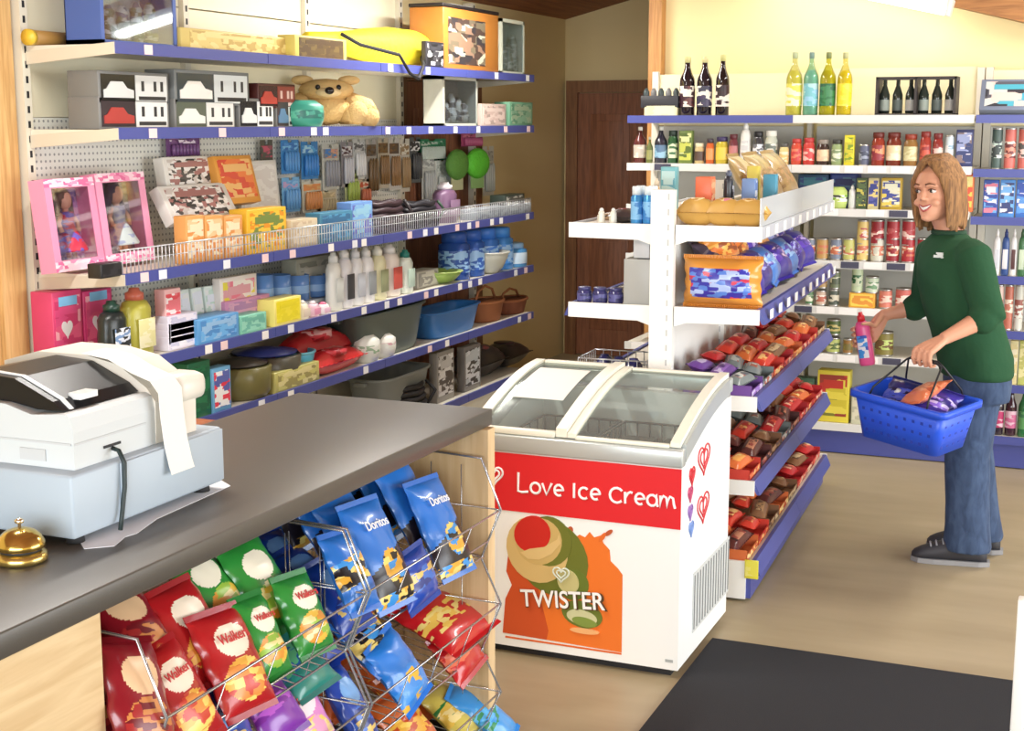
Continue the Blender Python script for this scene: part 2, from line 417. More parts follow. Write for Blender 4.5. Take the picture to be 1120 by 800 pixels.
# fluorescent batten under the rafter
r = empty('ceiling_light')
p0 = ony(935, -6, 7.7); p1 = ony(1040, 15.5, 7.7)
t = (p1-p0).normalized(); ln = (p1-p0).length+.55
ang = math.atan2(t.z, t.x)
m = MB(); m.bb((-ln, -.05, 0.008), (0, .05, .05), 0, .008); m.build('housing', FR, r)
m = MB(); m.bb((-ln+.02, -.045, -.03), (-.02, .045, .008), 0, .015); m.build('diffuser', mat((255, 252, 240), .3, emit=9), r)
for q in (-.02, -ln-.004): MB().bb((q, -.052, -.034), (q+.024, .052, .052), 0, .004).build('end_cap', FR, r)
r.location = p1+Vector((0, 0, .02)); r.rotation_euler = (0, -ang, 0)
tag(r, 'lit white fluorescent ceiling light batten under the sloping rafter', 'light')

# ------------------------------------------------------------------ left wall shelving
def peg_mat():
    m = bpy.data.materials.new('pegboard'); m.use_nodes = True
    nt = m.node_tree; b = nt.nodes['Principled BSDF']; L = nt.links.new
    tc = nt.nodes.new('ShaderNodeTexCoord'); v = nt.nodes.new('ShaderNodeTexVoronoi'); v.inputs['Scale'].default_value = 40; v.inputs['Randomness'].default_value = 0
    r = nt.nodes.new('ShaderNodeValToRGB'); e = r.color_ramp.elements
    e[0].position = .17; e[0].color = lin((150, 152, 150)); e[1].position = .24; e[1].color = lin((230, 230, 222))
    L(tc.outputs['Object'], v.inputs['Vector']); L(v.outputs['Distance'], r.inputs['Fac']); L(r.outputs['Color'], b.inputs['Base Color']); b.inputs['Roughness'].default_value = .5
    return m
SHELF = mat((226, 220, 205), .45); BLUE = mat((74, 82, 152), .35); DARK = mat((35, 35, 38), .6); TICK = mat((245, 243, 240), .4)
LF = -3.3                       # fascia plane
BAY = [4.22, 5.22, 6.22, 7.22, 8.2]
LZ = {1: 2.004, 2: 1.702, 3: 1.175, 4: .848, 5: .556, 0: .20}     # fascia tops
LS = {k: v-.008 for k, v in LZ.items()}                          # shelf surfaces
unit = empty('shop_shelving', (LF, 4.22, 0))
def U(mb, name, mats, parent=None):
    o = mb.build(name, mats)
    # bring world-space mesh into the unit's frame
    root = parent or unit
    o.parent = root; base = Vector((LF, 4.22, 0))
    if root is unit: o.location = -base
    return o
pegm = peg_mat(); plain = mat((232, 226, 200), .5)
for i, y in enumerate(BAY):
    m = MB(); m.bb((-3.765, y-.02, .01), (-3.7, y+.02, 2.44))
    for k in range(44): m.bb((-3.701, y-.006, .08+k*.054), (-3.6985, y+.006, .105+k*.054), 1)
    U(m, 'upright', [mat((222, 216, 198), .5), DARK])
for i in range(3):
    for z0, z1 in ((.12, .80), (1.74, 2.2), (2.206, 2.42)): U(MB().bb((-3.74, BAY[i]+.022, z0), (-3.725, BAY[i+1]-.022, z1)), 'back_panel', plain)
    m = MB(); m.bb((-3.74, BAY[i]+.022, .802), (-3.725, BAY[i+1]-.022, 1.738)); U(m, 'pegboard_panel', pegm)
m = MB(); m.bb((-3.74, BAY[3]+.02, 2.2), (-3.71, BAY[4]-.02, 2.25)); U(m, 'cross_rail', plain)
TAGS = {1: [162, 427, 468, 543, 577], 2: [167, 243, 308, 343, 356, 424, 447, 471, 498, 523, 553, 578], 3: [158, 178, 248, 290, 320, 362, 388, 398, 448, 465, 477, 500, 513, 522, 538, 548, 577, 587],
        4: [228, 245, 290, 318, 365, 398, 423, 437, 466, 477, 503, 514, 525, 564, 575, 587], 5: [286, 318, 400, 470, 489, 568, 579]}
TAGY = {1: lambda x: 43+.073*(x-123)+7, 2: lambda x: 142, 3: lambda x: 308-.15*(x-141), 4: lambda x: 386-.235*(x-204), 5: lambda x: 414-.318*(x-369)}
wire = mat((215, 218, 222), .3, .6)
for lv in (1, 2, 3, 4, 5, 0):
    z = LZ[lv]
    for i in range(4):
        y0, y1 = BAY[i]+.002, BAY[i+1]-.002
        m = MB(); m.bb((-3.698, y0, z-.034), (LF-.016, y1, z-.008))
        if lv == 0: m.bb((-3.69, y0, .01), (LF-.06, y1, z-.035))
        sh = U(m, 'shelf', SHELF)
        sh_w = Vector((LF, 4.22, 0))
        m = MB(); m.bb((LF-.015, y0, z-.042), (LF, y1, z)); m.build('fascia', [BLUE], sh)
        if lv == 1 and i == 0: pass
        for x in TAGS.get(lv, []):
            p = onx(x, TAGY[lv](x), LF)
            if y0 <= p.y < y1:
                rn = random.Random(x*7+lv); c = rn.choice([(246, 244, 240), (238, 240, 246), (246, 244, 240), (244, 214, 214)])
                MB().bb((LF+.0005, p.y-.024, z-.039), (LF+.002, p.y+.024, z-.004)).build('price_tag', [mat(c, .4)], sh)
        if lv == 3:
            m = MB(); n = int((y1-y0)/.024)
            for k in range(n+1):
                yy = y0+.01+k*(y1-y0-.02)/n; m.tube([(LF-.02, yy, z-.008), (LF-.02, yy, z+.085)], .0022, 4)
            m.tube([(LF-.02, y0, z+.085), (LF-.02, y1, z+.085)], .003, 5); m.tube([(LF-.02, y0, z+.045), (LF-.02, y1, z+.045)], .0022, 4)
            m.build('wire_guard', [wire], sh)
        ends = ([y0] if i == 0 else [])+([y1-.012] if i == 3 else [])
        for ye in ends:
            m = MB(); m.prism([(-3.698, z-.075), (LF-.002, z-.043), (LF-.002, z-.002), (-3.698, z-.028)], 'y', ye-.004, ye+.008); m.build('bracket', [mat((214, 206, 188), .5)], sh)
tag(unit, 'long white metal shelving with blue shelf edges beside the till', 'shelving')

# ------------------------------------------------------------------ back wall shelving
SHADEP = mat((196, 196, 190), .55)  # shaded tone of the shelving back, darkened in the colour
def back_unit(nm, X0, X1, bays, lv, desc, blue):
    r = empty(nm, (X0, 7.4, 0)); off = Vector((-X0, -7.4, 0))
    def A(mb, n, ms, par=None):
        o = mb.build(n, ms); o.parent = par or r
        if not par: o.location = off
        return o
    xs = [X0+(X1-X0)*i/bays for i in range(bays+1)]
    for i, x in enumerate(xs):
        w_ = .012 if i not in (0, bays) else .018
        xx = x+(w_ if i == 0 else (-w_ if i == bays else 0))
        A(MB().bb((xx-w_, 7.84, .01), (xx+w_, 7.9, 2.0)), 'upright', SHELF)
    for i in range(bays):
        m = MB(); m.bb((xs[i]+.037, 7.86, .15), (xs[i+1]-.037, 7.875, 1.7)); A(m, 'back_panel', SHADEP)
        m = MB(); m.bb((xs[i]+.037, 7.86, 1.704), (xs[i+1]-.037, 7.875, 1.985+.02*(i % 2))); A(m, 'top_panel', mat((244, 234, 196), .6))  # lit tone of the same backing, painted into the top piece
    for li, z in enumerate(lv):
        for i in range(bays):
            x0, x1 = xs[i]+.001, xs[i+1]-.001
            m = MB(); m.bb((x0, 7.416, z-.03), (x1, 7.838, z-.006))
            s = A(m, 'shelf', SHELF)
            base = li == len(lv)-1
            fb = blue or (li == 0 and i == 0)
            m = MB(); m.bb((x0, 7.4, z-.04), (x1, 7.4145, z)); m.build('fascia', [BLUE if fb else mat((222, 222, 218), .4)], s)
            if base:
                m = MB(); m.bb((x0, 7.425, .005), (x1, 7.44, z-.03)); m.build('kick_plate', [BLUE], s)
            elif not blue:
                n = 7; rn = random.Random(li*13+i)
                for k in range(n):
                    if rn.random() < .25 or li == 0: continue
                    xx = x0+.04+k*(x1-x0-.08)/n
                    m = MB(); m.bb((xx, 7.397, z-.036), (xx+(x1-x0)/n*.72, 7.3995, z-.003)); m.build('price_tag', [TICK if rn.random() < .8 else mat((70, 70, 90), .5)], s)
    tag(r, desc, 'shelving'); return r
BZ = [1.757, 1.505, 1.285, 1.018, .778, .53, .165]
CZ = [1.757, 1.495, 1.262, .972, .70, .43, .165]
back_unit('stock_shelving', -2.44, -.658, 2, BZ, 'tall grocery shelving with white price strips on the back wall behind the woman', False)
back_unit('stock_shelving', -.652, .35, 1, CZ, 'tall shelving with plain blue shelf edges behind the shopper', True)
BS = [z-.006 for z in BZ]; CS = [z-.006 for z in CZ]

# ------------------------------------------------------------------ gondola in the middle
GA = math.radians(2.5); GO = Vector((-1.475, 4.9, 0)); GL = 1.82
gon = empty('gondola_shelving', GO, GA)
GZ = [1.36, 1.068, .757, .45, .15]
GW = mat((245, 245, 240), .4)
def GP(x, y, z=0): return GO+Matrix.Rotation(GA, 3, 'Z') @ Vector((x, y, z))
for y in (.0, GL/2, GL):
    m = MB(); m.bb((-.042, y-.02, .01), (.042, y+.02, 1.485))
    for k in range(26): m.bb((.020, y-.0215, .1+k*.054), (.026, y-.02, .122+k*.054), 1)
    m.build('upright', [GW, mat((196, 196, 196), .6)], gon)
for y0, y1 in ((.021, GL/2-.021), (GL/2+.021, GL-.021)):
    MB().bb((-.02, y0, .1), (.02, y1, 1.4)).build('centre_panel', GW, gon)
for li, z in enumerate(GZ):
    for sx in (1, -1):
        ow = .35 if li < 4 else .36
        for y0, y1 in ((.004, GL/2-.001), (GL/2+.001, GL-.004)):
            m = MB(); m.bb((sx*.047, y0, z-.03), (sx*(ow-.016), y1, z-.008)); s = m.build('shelf', [SHELF], gon)
            tilt = 0
            m = MB()
            if li == 0: m.bb((sx*(ow-.015), y0, z-.045), (sx*ow, y1, z)); m.build('fascia', [mat((188, 192, 200), .35)], s)
            else:
                m.prism([(sx*(ow-.015), z), (sx*(ow+.0), z), (sx*(ow+.022), z-.05), (sx*(ow+.01), z-.05)], 'y', y0, y1); m.build('fascia', [BLUE], s)
            if li == 0 and sx == 1:
                m = MB(); m.bb((sx*(ow-.008), y0, z+.001), (sx*(ow-.004), y1, z+.1)); m.build('clear_riser', [lightened((226, 230, 232), .45, .15, .2)], s)
            if li in (0, 1) and sx == 1:
                for k in range(5):
                    MB().bb((ow+.0006 if li == 0 else ow+.024, y0+.08+k*.18, z-.04), (ow+.002 if li == 0 else ow+.026, y0+.14+k*.18, z-.006)).build('price_tag', [TICK], s)
            if li == 4:
                MB().bb((sx*(ow-.03), y0, .012), (sx*(ow-.012), y1, z-.031)).build('kick_plate', [BLUE], s)
        for y in ((-.006, .004), (GL-.004, GL+.006)):
            m = MB()
            if li < 4: m.prism([(sx*.046, z-.07), (sx*.09, z-.055), (sx*(ow+.002), z-.052), (sx*(ow+.002), z+.002), (sx*.046, z+.002)], 'y', y[0], y[1])
            else: m.prism([(sx*.046, .01), (sx*(ow-.03), .01), (sx*(ow-.03), .1), (sx*(ow+.002), .1), (sx*(ow+.002), z+.002), (sx*.046, z+.002)], 'y', y[0], y[1])
            m.build('bracket', [GW], gon)
tag(gon, 'free-standing double-sided white gondola shelving in the middle of the shop', 'shelving')
# ------------------------------------------------------------------ counter
OAK = wood((206, 176, 130), (222, 196, 152), 3, (10, 1.2, 14), .5)
OAKV = wood((204, 172, 126), (220, 192, 148), 3, (14, 10, 1.0), .5)
ctr = empty('shop_counter', (-1.8, 2.0, 0)); OFF = Vector((1.8, -2.0, 0))
def CT(mb, n, ms):
    o = mb.build(n, ms); o.parent = ctr; o.location = OFF; return o
CT(MB().bb((-2.14, .5, .905), (-1.528, 3.5, .95), 0, .004), 'worktop', mat((80, 75, 68), .36, 0, .5, .03, 300))
CT(MB().bb((-1.575, .52, .06), (-1.535, 1.855, .9045)), 'front_panel', OAK)
CT(MB().bb((-2.1, 1.815, .06), (-1.576, 1.855, .9045)), 'side_panel', OAKV)
m = MB(); m.bb((-2.1, 3.43, .06), (-1.512, 3.475, .9045))
m2 = m; CT(m, 'end_panel', OAKV)
CT(MB().bb((-2.1, 1.856, .06), (-2.07, 3.429, .9045)), 'back_panel', OAKV)
CT(MB().bb((-2.09, .55, 0), (-1.62, 3.47, .0555)), 'plinth', mat((60, 50, 42), .6))
tag(ctr, 'pale wood shop counter with a dark grey worktop', 'counter')

# reddish board stored behind the counter
p = onz(245, 441, .86)
cr = empty('storage_box', (p.x-.12, p.y-.05, 0)); 
MB().bb((-.3, -.28, 0), (.18, .3, .84), 0, .004).build('box_body', wood((120, 66, 38), (146, 84, 48), 5, (6, 6, 1), .5), cr)
MB().bb((-.32, -.3, .842), (.2, .32, .865), 0, .004).build('lid', wood((150, 84, 48), (170, 98, 56), 5, (6, 1, 6), .5), cr)
cr.location.x = -2.38; cr.location.y = 3.1
tag(cr, 'reddish brown wooden box standing behind the counter', 'box')

# ------------------------------------------------------------------ till
CASE = mat((206, 212, 214), .4); CASE2 = mat((172, 186, 198), .45); TDARK = mat((20, 20, 23), .3, 0, .35)
cd = empty('cash_box', (-1.92, 2.245, .952))
m = MB(); m.bb((-.2, -.235, .014), (.208, .24, .134), 0, .006)
m.build('drawer_case', CASE2, cd)
m = MB(); m.bb((.2085, -.1, .02), (.2125, .238, .13), 0, .002); m.build('drawer_front', CASE2, cd)
for x in (-.17, .18):
    for y in (-.2, .2): MB().lathe([(.018, 0), (.016, .0145)], 12, (x, y, 0)).build('rubber_foot', mat((40, 40, 42), .8), cd)
tag(cd, 'grey metal cash drawer box under the white till on the counter', 'cash box')
TZ = 1.0865
till = empty('cash_register', (-1.92, 2.2, TZ))
# case: profile in x-z, seen from the near end; raised rim at the operator side
m = MB()
pr = [(-.2, 0), (.185, 0), (.185, .07), (.18, .098), (.168, .104), (.09, .098), (.03, .114), (-.2, .12)]
m.prism(pr, 'y', -.152, .09)
m.build('case', CASE, till)
m = MB(); m.bb((.1855, -.152, .046), (.187, .06, .05)); m.bb((-.19, -.1545, .046), (.18, -.1525, .05)); m.bb((.1855, -.07, .024), (.1875, -.02, .029), 1); m.bb((.06, -.155, .012), (.12, -.1525, .034), 0)
m.build('case_seam', [mat((196, 200, 202), .5), DARK], till)
m = MB(); m.prism([(.150, .105), (.128, .122), (.04, .160), (-.05, .166), (-.19, .136), (-.19, .1205), (.03, .115), (.09, .105)], 'y', -.135, .088)
m.build('display_cover', TDARK, till)
m = MB(); m.prism([(.152, .106), (.130, .1245), (.04, .1625), (-.05, .1685), (-.19, .1385), (-.19, .1365), (-.05, .1665), (.04, .1605), (.128, .1225), (.148, .106)], 'y', -.116, -.106)
m.bb((.122, -.085, .118), (.15, -.035, .13), 0)
m.build('cover_strip', mat((222, 224, 224), .4), till)
m = MB()
m.prism([(.186, .0), (.188, .085), (.168, .112), (.1, .155), (.02, .170), (-.1, .170), (-.19, .145), (-.19, 0)], 'y', .091, .226)
m.build('printer_housing', mat((222, 216, 204), .4), till)
m = MB(); m.bb((.12, .16, .066), (.2, .258, .125), 0, .02)
m.bb((.0, .2265, .02), (.18, .24, .12), 0, .006)
m.build('printer_cover', mat((224, 218, 206), .4), till)
# paper curling out and hanging down in front of the drawer
m = MB(); pts = [(.02, .174), (.085, .166), (.14, .142), (.185, .128), (.2035, .105), (.206, .06), (.213, 0), (.222, -.04), (.228, -.058)]
vs = []
for x, z in pts: vs += [(x, .080, z), (x, .156, z), (x+.0012, .156, z+.0008), (x+.0012, .080, z+.0008)]
n = len(pts); m.add(vs, [(4*i+a, 4*i+(a+1) % 4, 4*i+4+(a+1) % 4, 4*i+4+a) for i in range(n-1) for a in range(4)]+[(0, 1, 2, 3), (4*n-4, 4*n-3, 4*n-2, 4*n-1)], 0, False)
m.build('receipt_paper', mat((236, 233, 226), .6), till)
m = MB(); m.tube([(.187, -.045, .02), (.205, -.05, .018), (.217, -.05, -.005), (.219, -.055, -.05), (.218, -.065, -.1), (.224, -.08, -.128)], .0045, 8)
m.build('power_cord', mat((30, 45, 45), .5), till)
tag(till, 'white electronic cash register with dark display cover and curling receipt', 'cash register')
def sheet(pts, z, nm, desc, c):
    q = [onz(x, y, z) for x, y in pts]; c0 = sum(q, Vector())/len(q)
    m = MB(); m.prism([((p-c0).x, (p-c0).y) for p in q], 'z', 0, .0012); o = m.build(nm, mat(c, .6)); o.location = c0
    return tag(o, desc, 'paper')
sheet([(92, 601), (125, 598), (137, 588), (150, 584), (172, 568), (252, 532), (240, 525), (80, 580)], .9505, 'paper_sheet', 'white paper sheet sticking out from under the cash drawer', (226, 230, 236))
# bell
b = empty('counter_bell', (-1.752, 1.915, .951)); m = MB()
m.lathe([(.044, 0), (.046, .004), (.045, .014), (.038, .018), (.03, .02)], 28); m.build('base', mat((206, 182, 110), .25, .9), b)
m = MB(); m.lathe([(.040, .024), (.0435, .026), (.042, .034), (.036, .046), (.026, .055), (.012, .060), (.003, .061)], 28); m.build('bell_dome', mat((206, 176, 96), .18, .95), b)
m = MB(); m.lathe([(.003, .060), (.003, .068), (.008, .070), (.0085, .075), (.004, .078)], 14); m.build('button', mat((226, 216, 190), .2, .9), b)
m = MB(); m.lathe([(.014, .0195), (.014, .0245)], 14); m.lathe([(.036, .0195), (.034, .0238)], 24); m.build('spacer', DARK, b)
tag(b, 'brass service bell with push button on the counter', 'bell')

# ------------------------------------------------------------------ wire crisp racks in the counter front
LIP = [.695, .432, .180]
def rack(y0, y1, desc):
    r = empty('wire_rack', (-1.75, (y0+y1)/2, 0)); off = Vector((1.75, -(y0+y1)/2, 0))
    W = mat((196, 198, 202), .25, .8)
    def A(m, n):
        o = m.build(n, W); o.parent = r; o.location = off
    for k, L in enumerate(LIP):
        f = [(-1.515, max(.07, L-.135)), (-2.02, max(.075, L-.055))]
        m = MB(); n = int((y1-y0)/.035)
        for i in range(n+1):
            y = y0+.004+(y1-y0-.008)*i/n
            m.tube(([(-1.466, y, L), (-1.5, y, max(.085, L-.09))] if i % 5 == 0 else [])+[(f[0][0], y, f[0][1]), (f[1][0], y, f[1][1]), (-2.03, y, L+.11)], .0016, 4)
        for x, z in ((-1.466, L), (-1.5, max(.085, L-.09)), f[0], ((f[0][0]+f[1][0])/2, (f[0][1]+f[1][1])/2), f[1], (-2.03, L+.11)):
            m.tube([(x, y0, z), (x, y1, z)], .0028, 5)
        A(m, 'wire_tray')
    for y in (y0, y1):
        m = MB(); pts = [(-2.04, .82)]
        pts = [(-1.70, .84), (-1.520, .832)]
        for L in LIP: pts += [(-1.464, L), (-1.522, max(.065, L-.14))]
        m.tube([(x, y, z) for x, z in pts]+[(-2.04, y, .065), (-2.04, y, .84), (-1.70, y, .84)], .0034, 6)
        for L in LIP:
            m.tube([(-1.522, y, max(.065, L-.14)), (-2.04, y, max(.07, L-.06))], .0026, 5)
            for q in range(5): x = -1.58-q*.09; zt = min(.836, L+.115); m.tube([(x, y, max(.07, L-.135)), (x, y, zt)], .0016, 4)
            m.tube([(-1.47, y, L+.0), (-2.04, y, L+.01)], .0022, 5)
        A(m, 'side_frame')
    tag(r, desc, 'rack'); return r
rack(1.93, 2.655, 'silver wire crisp rack under the counter holding red and green packets')
rack(2.672, 3.405, 'silver wire crisp rack under the counter next to the ice cream freezer')
RED = [(176, 28, 34), (240, 226, 206), (232, 176, 70), (222, 140, 60), (246, 210, 110), (200, 60, 40)]
DKR = [(132, 20, 34), (226, 190, 150), (200, 130, 70), (160, 40, 40), (110, 20, 30)]
GRN = [(44, 138, 56), (240, 234, 214), (232, 190, 70), (236, 220, 150), (150, 190, 70), (222, 150, 50)]
BLU = [(40, 116, 206), (30, 24, 30), (226, 170, 60), (24, 20, 26), (60, 150, 226), (240, 214, 120)]
PNK = [(214, 130, 206), (246, 226, 236), (236, 206, 110), (226, 160, 200), (246, 220, 160)]
PUR = [(128, 54, 170), (230, 190, 230), (180, 90, 200), (120, 40, 150)]
DBL = [(30, 70, 170), (120, 170, 226), (60, 110, 200), (220, 190, 110), (30, 50, 130)]
ORG = [(206, 100, 44), (240, 214, 150), (226, 170, 60), (190, 70, 30), (240, 200, 90)]
TEA = [(40, 130, 120), (200, 226, 200), (90, 170, 120), (40, 90, 150)]
cs = [0]
def crisp(px, py, X, w, h, lean, cols, style, word, desc, roll=0, t=.055, wc=(190, 30, 35), group=None, yaw=0):
    cs[0] += 1
    o = bag('crisp_packet', w, h, t, cols, style, word, cs[0], wc)
    p = onx(px, py, X)
    M = Matrix.Rotation(PI/2+math.radians(yaw), 3, 'Z') @ Matrix.Rotation(-math.radians(lean), 3, 'X') @ Matrix.Rotation(math.radians(roll), 3, 'Y')
    o.rotation_euler = M.to_euler(); o.location = p
    tag(o, desc, 'crisps', '', group); return o
def row_behind(px, py, X, w, h, lean, cols, style, n, desc, roll=0, dx=.07, dz=.03, jit=4, group=None):
    p = onx(px, py, X)
    for k in range(1, n+1):
        cs[0] += 1; rn = random.Random(cs[0]*5)
        o = bag('crisp_packet', w, h, .05, cols, style, None, cs[0])
        M = Matrix.Rotation(PI/2, 3, 'Z') @ Matrix.Rotation(-math.radians(lean+rn.uniform(-jit, jit)), 3, 'X') @ Matrix.Rotation(math.radians(roll+rn.uniform(-jit, jit)), 3, 'Y')
        o.rotation_euler = M.to_euler(); o.location = p+Vector((-dx*k, rn.uniform(-.01, .01), dz*k)); tag(o, desc if n == 1 else f'{desc}, {ORD[k-1]} in from the front', 'crisps', '', group)
# top tier, near to far
W_ = 'Walkers'
crisp(253, 724, -1.54, .165, .225, 30, RED, 0, W_, 'large red crisp packet with yellow crisps picture at the front of the rack', 6)
row_behind(243, 714, -1.54, .16, .22, 34, RED, 0, 3, 'red crisp packet behind the large red front packet')
crisp(195, 762, -1.53, .14, .215, 30, RED, 0, W_, 'narrow red crisp packet with white badge at the rack corner by the wood panel', -4)
row_behind(180, 735, -1.56, .15, .22, 38, RED, 0, 2, 'dark red crisp packet behind the narrow red one')
crisp(142, 690, -1.64, .16, .22, 48, DKR, 0, None, 'dark crimson crisp packet squeezed against the wood panel on the top tier', 12)
row_behind(142, 690, -1.64, .16, .2, 52, DKR, 0, 2, 'dark crimson crisp packet at the back by the wood panel', 8)
crisp(285, 697, -1.55, .115, .19, 28, GRN, 0, W_, 'narrow green crisp packet beside the large red packet', 5)
crisp(331, 672, -1.545, .135, .19, 28, GRN, 0, W_, 'green crisp packet with white badge and picture, beside the wire divider', 6)
row_behind(315, 660, -1.56, .16, .23, 36, GRN, 0, 3, 'green crisp packet standing behind the green front packets')
row_behind(262, 668, -1.60, .15, .22, 40, GRN, 0, 3, 'green crisp packet tumbled at the back above the red packets', -12)
D_ = 'Doritos'
crisp(413, 606, -1.55, .19, .275, 27, BLU, 1, D_, 'bright blue corn chip packet with black base, nearer of the front pair', 4, wc=(245, 245, 245))
crisp(481, 577, -1.55, .19, .275, 27, BLU, 1, D_, 'bright blue corn chip packet with black base, beside the rack end frame', 4, wc=(245, 245, 245))
row_behind(410, 598, -1.56, .185, .25, 30, BLU, 1, 3, 'bright blue corn chip packet behind the nearer front one', 0, .075)
row_behind(474, 568, -1.555, .185, .265, 30, BLU, 1, 3, 'bright blue chip packet behind the rack-end one', 0, .075)
crisp(368, 652, -1.60, .15, .2, 40, DBL, 0, None, 'dark blue crisp packet low behind the wire divider on the top tier', 0)
row_behind(368, 652, -1.60, .15, .2, 46, DBL, 0, 2, 'dark blue crisp packet behind the wire divider')
crisp(382, 626, -1.53, .13, .2, 30, BLU, 2, None, 'small bright blue packet pressed against the wire divider', 6)
crisp(455, 632, -1.515, .17, .15, 20, DBL, 2, None, 'blue crisp packet low behind the front wire of the top tier', -3)
crisp(225, 700, -1.62, .17, .2, 55, RED, 2, None, 'red crisp packet lying back above the narrow red one', -10)
# middle tier
crisp(330, 790, -1.535, .17, .24, 32, PNK, 0, W_, 'pink crisp packet with white badge at the bottom of the photo')
row_behind(320, 770, -1.55, .16, .23, 36, PUR, 2, 2, 'purple crisp packet behind the pink one')
crisp(150, 768, -1.52, .14, .24, 30, DKR, 0, None, 'dark crimson crisp packet at the lower edge beside the wood panel', 18)
row_behind(160, 790, -1.54, .14, .22, 40, DKR, 0, 2, 'dark crimson crisp packet low by the wood panel', 14)
crisp(245, 806, -1.535, .16, .2, 35, DBL, 0, None, 'blue crisp packet at the bottom edge beneath the large red packet', 5)
crisp(318, 722, -1.60, .17, .2, 52, TEA, 2, None, 'dark teal crisp packet on the middle tier beneath the green packets', 0)
row_behind(360, 715, -1.62, .15, .2, 55, DBL, 2, 2, 'dark blue crisp packet beneath the green packets')
crisp(352, 745, -1.62, .13, .2, 45, ORG, 0, None, 'orange crisp packet behind the divider on the middle tier', 0)
crisp(383, 775, -1.54, .10, .22, 32, DBL, 0, None, 'narrow blue crisp packet in front of the orange one on the middle tier', 0)
crisp(436, 733, -1.54, .165, .2, 32, [(44, 128, 220), (70, 150, 232), (60, 140, 226), (50, 130, 220), (226, 180, 60)], 1, None, 'plain bright blue crisp packet on the middle tier', -10)
row_behind(425, 715, -1.57, .18, .22, 40, ORG, 2, 2, 'orange and brown crisp packet behind the plain bright blue one')
crisp(487, 677, -1.60, .30, .22, 66, [(196, 26, 34), (90, 50, 130), (236, 196, 90), (196, 26, 34), (240, 214, 130)], 2, None, 'large red crisp packet lying flat on the middle tier by the freezer', 0, .06)
crisp(500, 712, -1.55, .2, .16, 40, [(190, 30, 38), (220, 60, 50), (200, 40, 40), (230, 120, 90)], 2, None, 'red crisp packet wedged under the flat red packet by the freezer', -6)
crisp(290, 765, -1.56, .15, .2, 40, PUR, 2, None, 'purple crisp packet beside the large red front packet', 0)
crisp(400, 700, -1.62, .16, .2, 50, BLU, 2, None, 'bright blue crisp packet at the back of the middle tier', 0)
# bottom tier
crisp(447, 798, -1.56, .17, .22, 48, ORG, 2, None, 'orange and yellow crisp packet on the bottom tier', 4)
crisp(495, 778, -1.60, .16, .2, 55, [(206, 190, 90), (50, 130, 60), (50, 120, 60), (226, 190, 80), (240, 220, 150)], 2, None, 'yellow and green crisp packet on the bottom tier', 4)
crisp(528, 780, -1.535, .12, .24, 50, [(60, 150, 224), (40, 120, 200), (60, 150, 224), (50, 140, 90), (90, 180, 236)], 2, None, 'sky blue crisp packet on the bottom tier beside the freezer', -16)
row_behind(470, 775, -1.66, .17, .2, 58, ORG, 2, 2, 'brown and orange crisp packet on the bottom tier')

# ------------------------------------------------------------------ ice cream freezer
FZX, FZY, FW, FD = -1.52, 4.1, .714, .60
fz = empty('ice_cream_freezer', (FZX, FZY, 0)); hw = FW/2
FWH = mat((246, 248, 246), .3); LIPM = mat((196, 202, 200), .3, .35); CRM = mat((240, 238, 222), .35)
def crv(s): return .735+.128*math.sin(min(1, s)*PI/2)
NS = 12
m = MB()
m.bb((-hw, 0, .03), (hw, .04, .68)); m.bb((-hw, FD-.04, .03), (hw, FD, .80)); m.bb((-hw+.04, .04, .03), (hw-.04, FD-.04, .36), 0)
for sx in (-1, 1):
    pl = [(.04, .03), (FD-.04, .03)]+[(y, crv(y/FD)-.056) for y in [FD-.04-(FD-.08)*i/NS for i in range(NS+1)]]
    m.prism(pl, 'x', sx*hw, sx*(hw-.04))
m.build('cabinet', FWH, fz)
m = MB(); m.bb((-hw+.03, .03, .0), (hw-.03, FD-.03, .03)); m.build('plinth', DARK, fz)
m = MB()
m.bb((-hw-.004, -.008, .681), (hw+.004, .035, .737), 0, .006)
m.bb((-hw-.004, FD-.03, crv(1)-.05), (hw+.004, FD+.008, crv(1)), 0, .006)
for sx in (-1, 1):
    ys = [.036+(FD-.067)*i/NS for i in range(NS+1)]
    m.prism([(y, crv(y/FD)-.055) for y in ys]+[(y, crv(y/FD)) for y in reversed(ys)], 'x', sx*(hw+.004), sx*(hw-.04))
m.build('rim', LIPM, fz)
def arc_bar(x0, x1, z0, z1, y0=.012, y1=FD-.01):
    mm = MB(); ys = [y0+(y1-y0)*i/NS for i in range(NS+1)]
    mm.prism([(y, crv(y/FD)+z0) for y in ys]+[(y, crv(y/FD)+z1) for y in reversed(ys)], 'x', x0, x1); return mm
arc_bar(-hw+.002, -hw+.036, .002, .022).build('rail', CRM, fz)
arc_bar(-.058, -.022, .002, .030).build('rail', CRM, fz)
arc_bar(-.020, .008, .002, .016).build('rail', CRM, fz)
arc_bar(hw-.040, hw-.008, .002, .018).build('rail', CRM, fz)
for a_, b_ in (((-hw+.04, .0, .738), (-.06, .026, .758)), ((.01, .0, .738), (hw-.042, .022, .75)), ((-hw+.04, FD-.03, crv(1)+.001), (-.06, FD-.004, crv(1)+.022)), ((.01, FD-.03, crv(1)+.001), (hw-.042, FD-.004, crv(1)+.014))):
    MB().bb(a_, b_, 0, .004).build('lid_frame', CRM, fz)
GLS = lightened((236, 240, 238), .07, .02, .08, .12)  # lids brightened by their own colour instead of by reflections
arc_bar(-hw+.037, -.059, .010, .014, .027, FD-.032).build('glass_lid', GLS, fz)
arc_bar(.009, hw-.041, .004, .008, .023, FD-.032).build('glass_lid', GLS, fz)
arc_bar(-hw+.06, -.11, .0155, .017, .21, .48).build('paper_notice', mat((236, 236, 230), .6), fz)
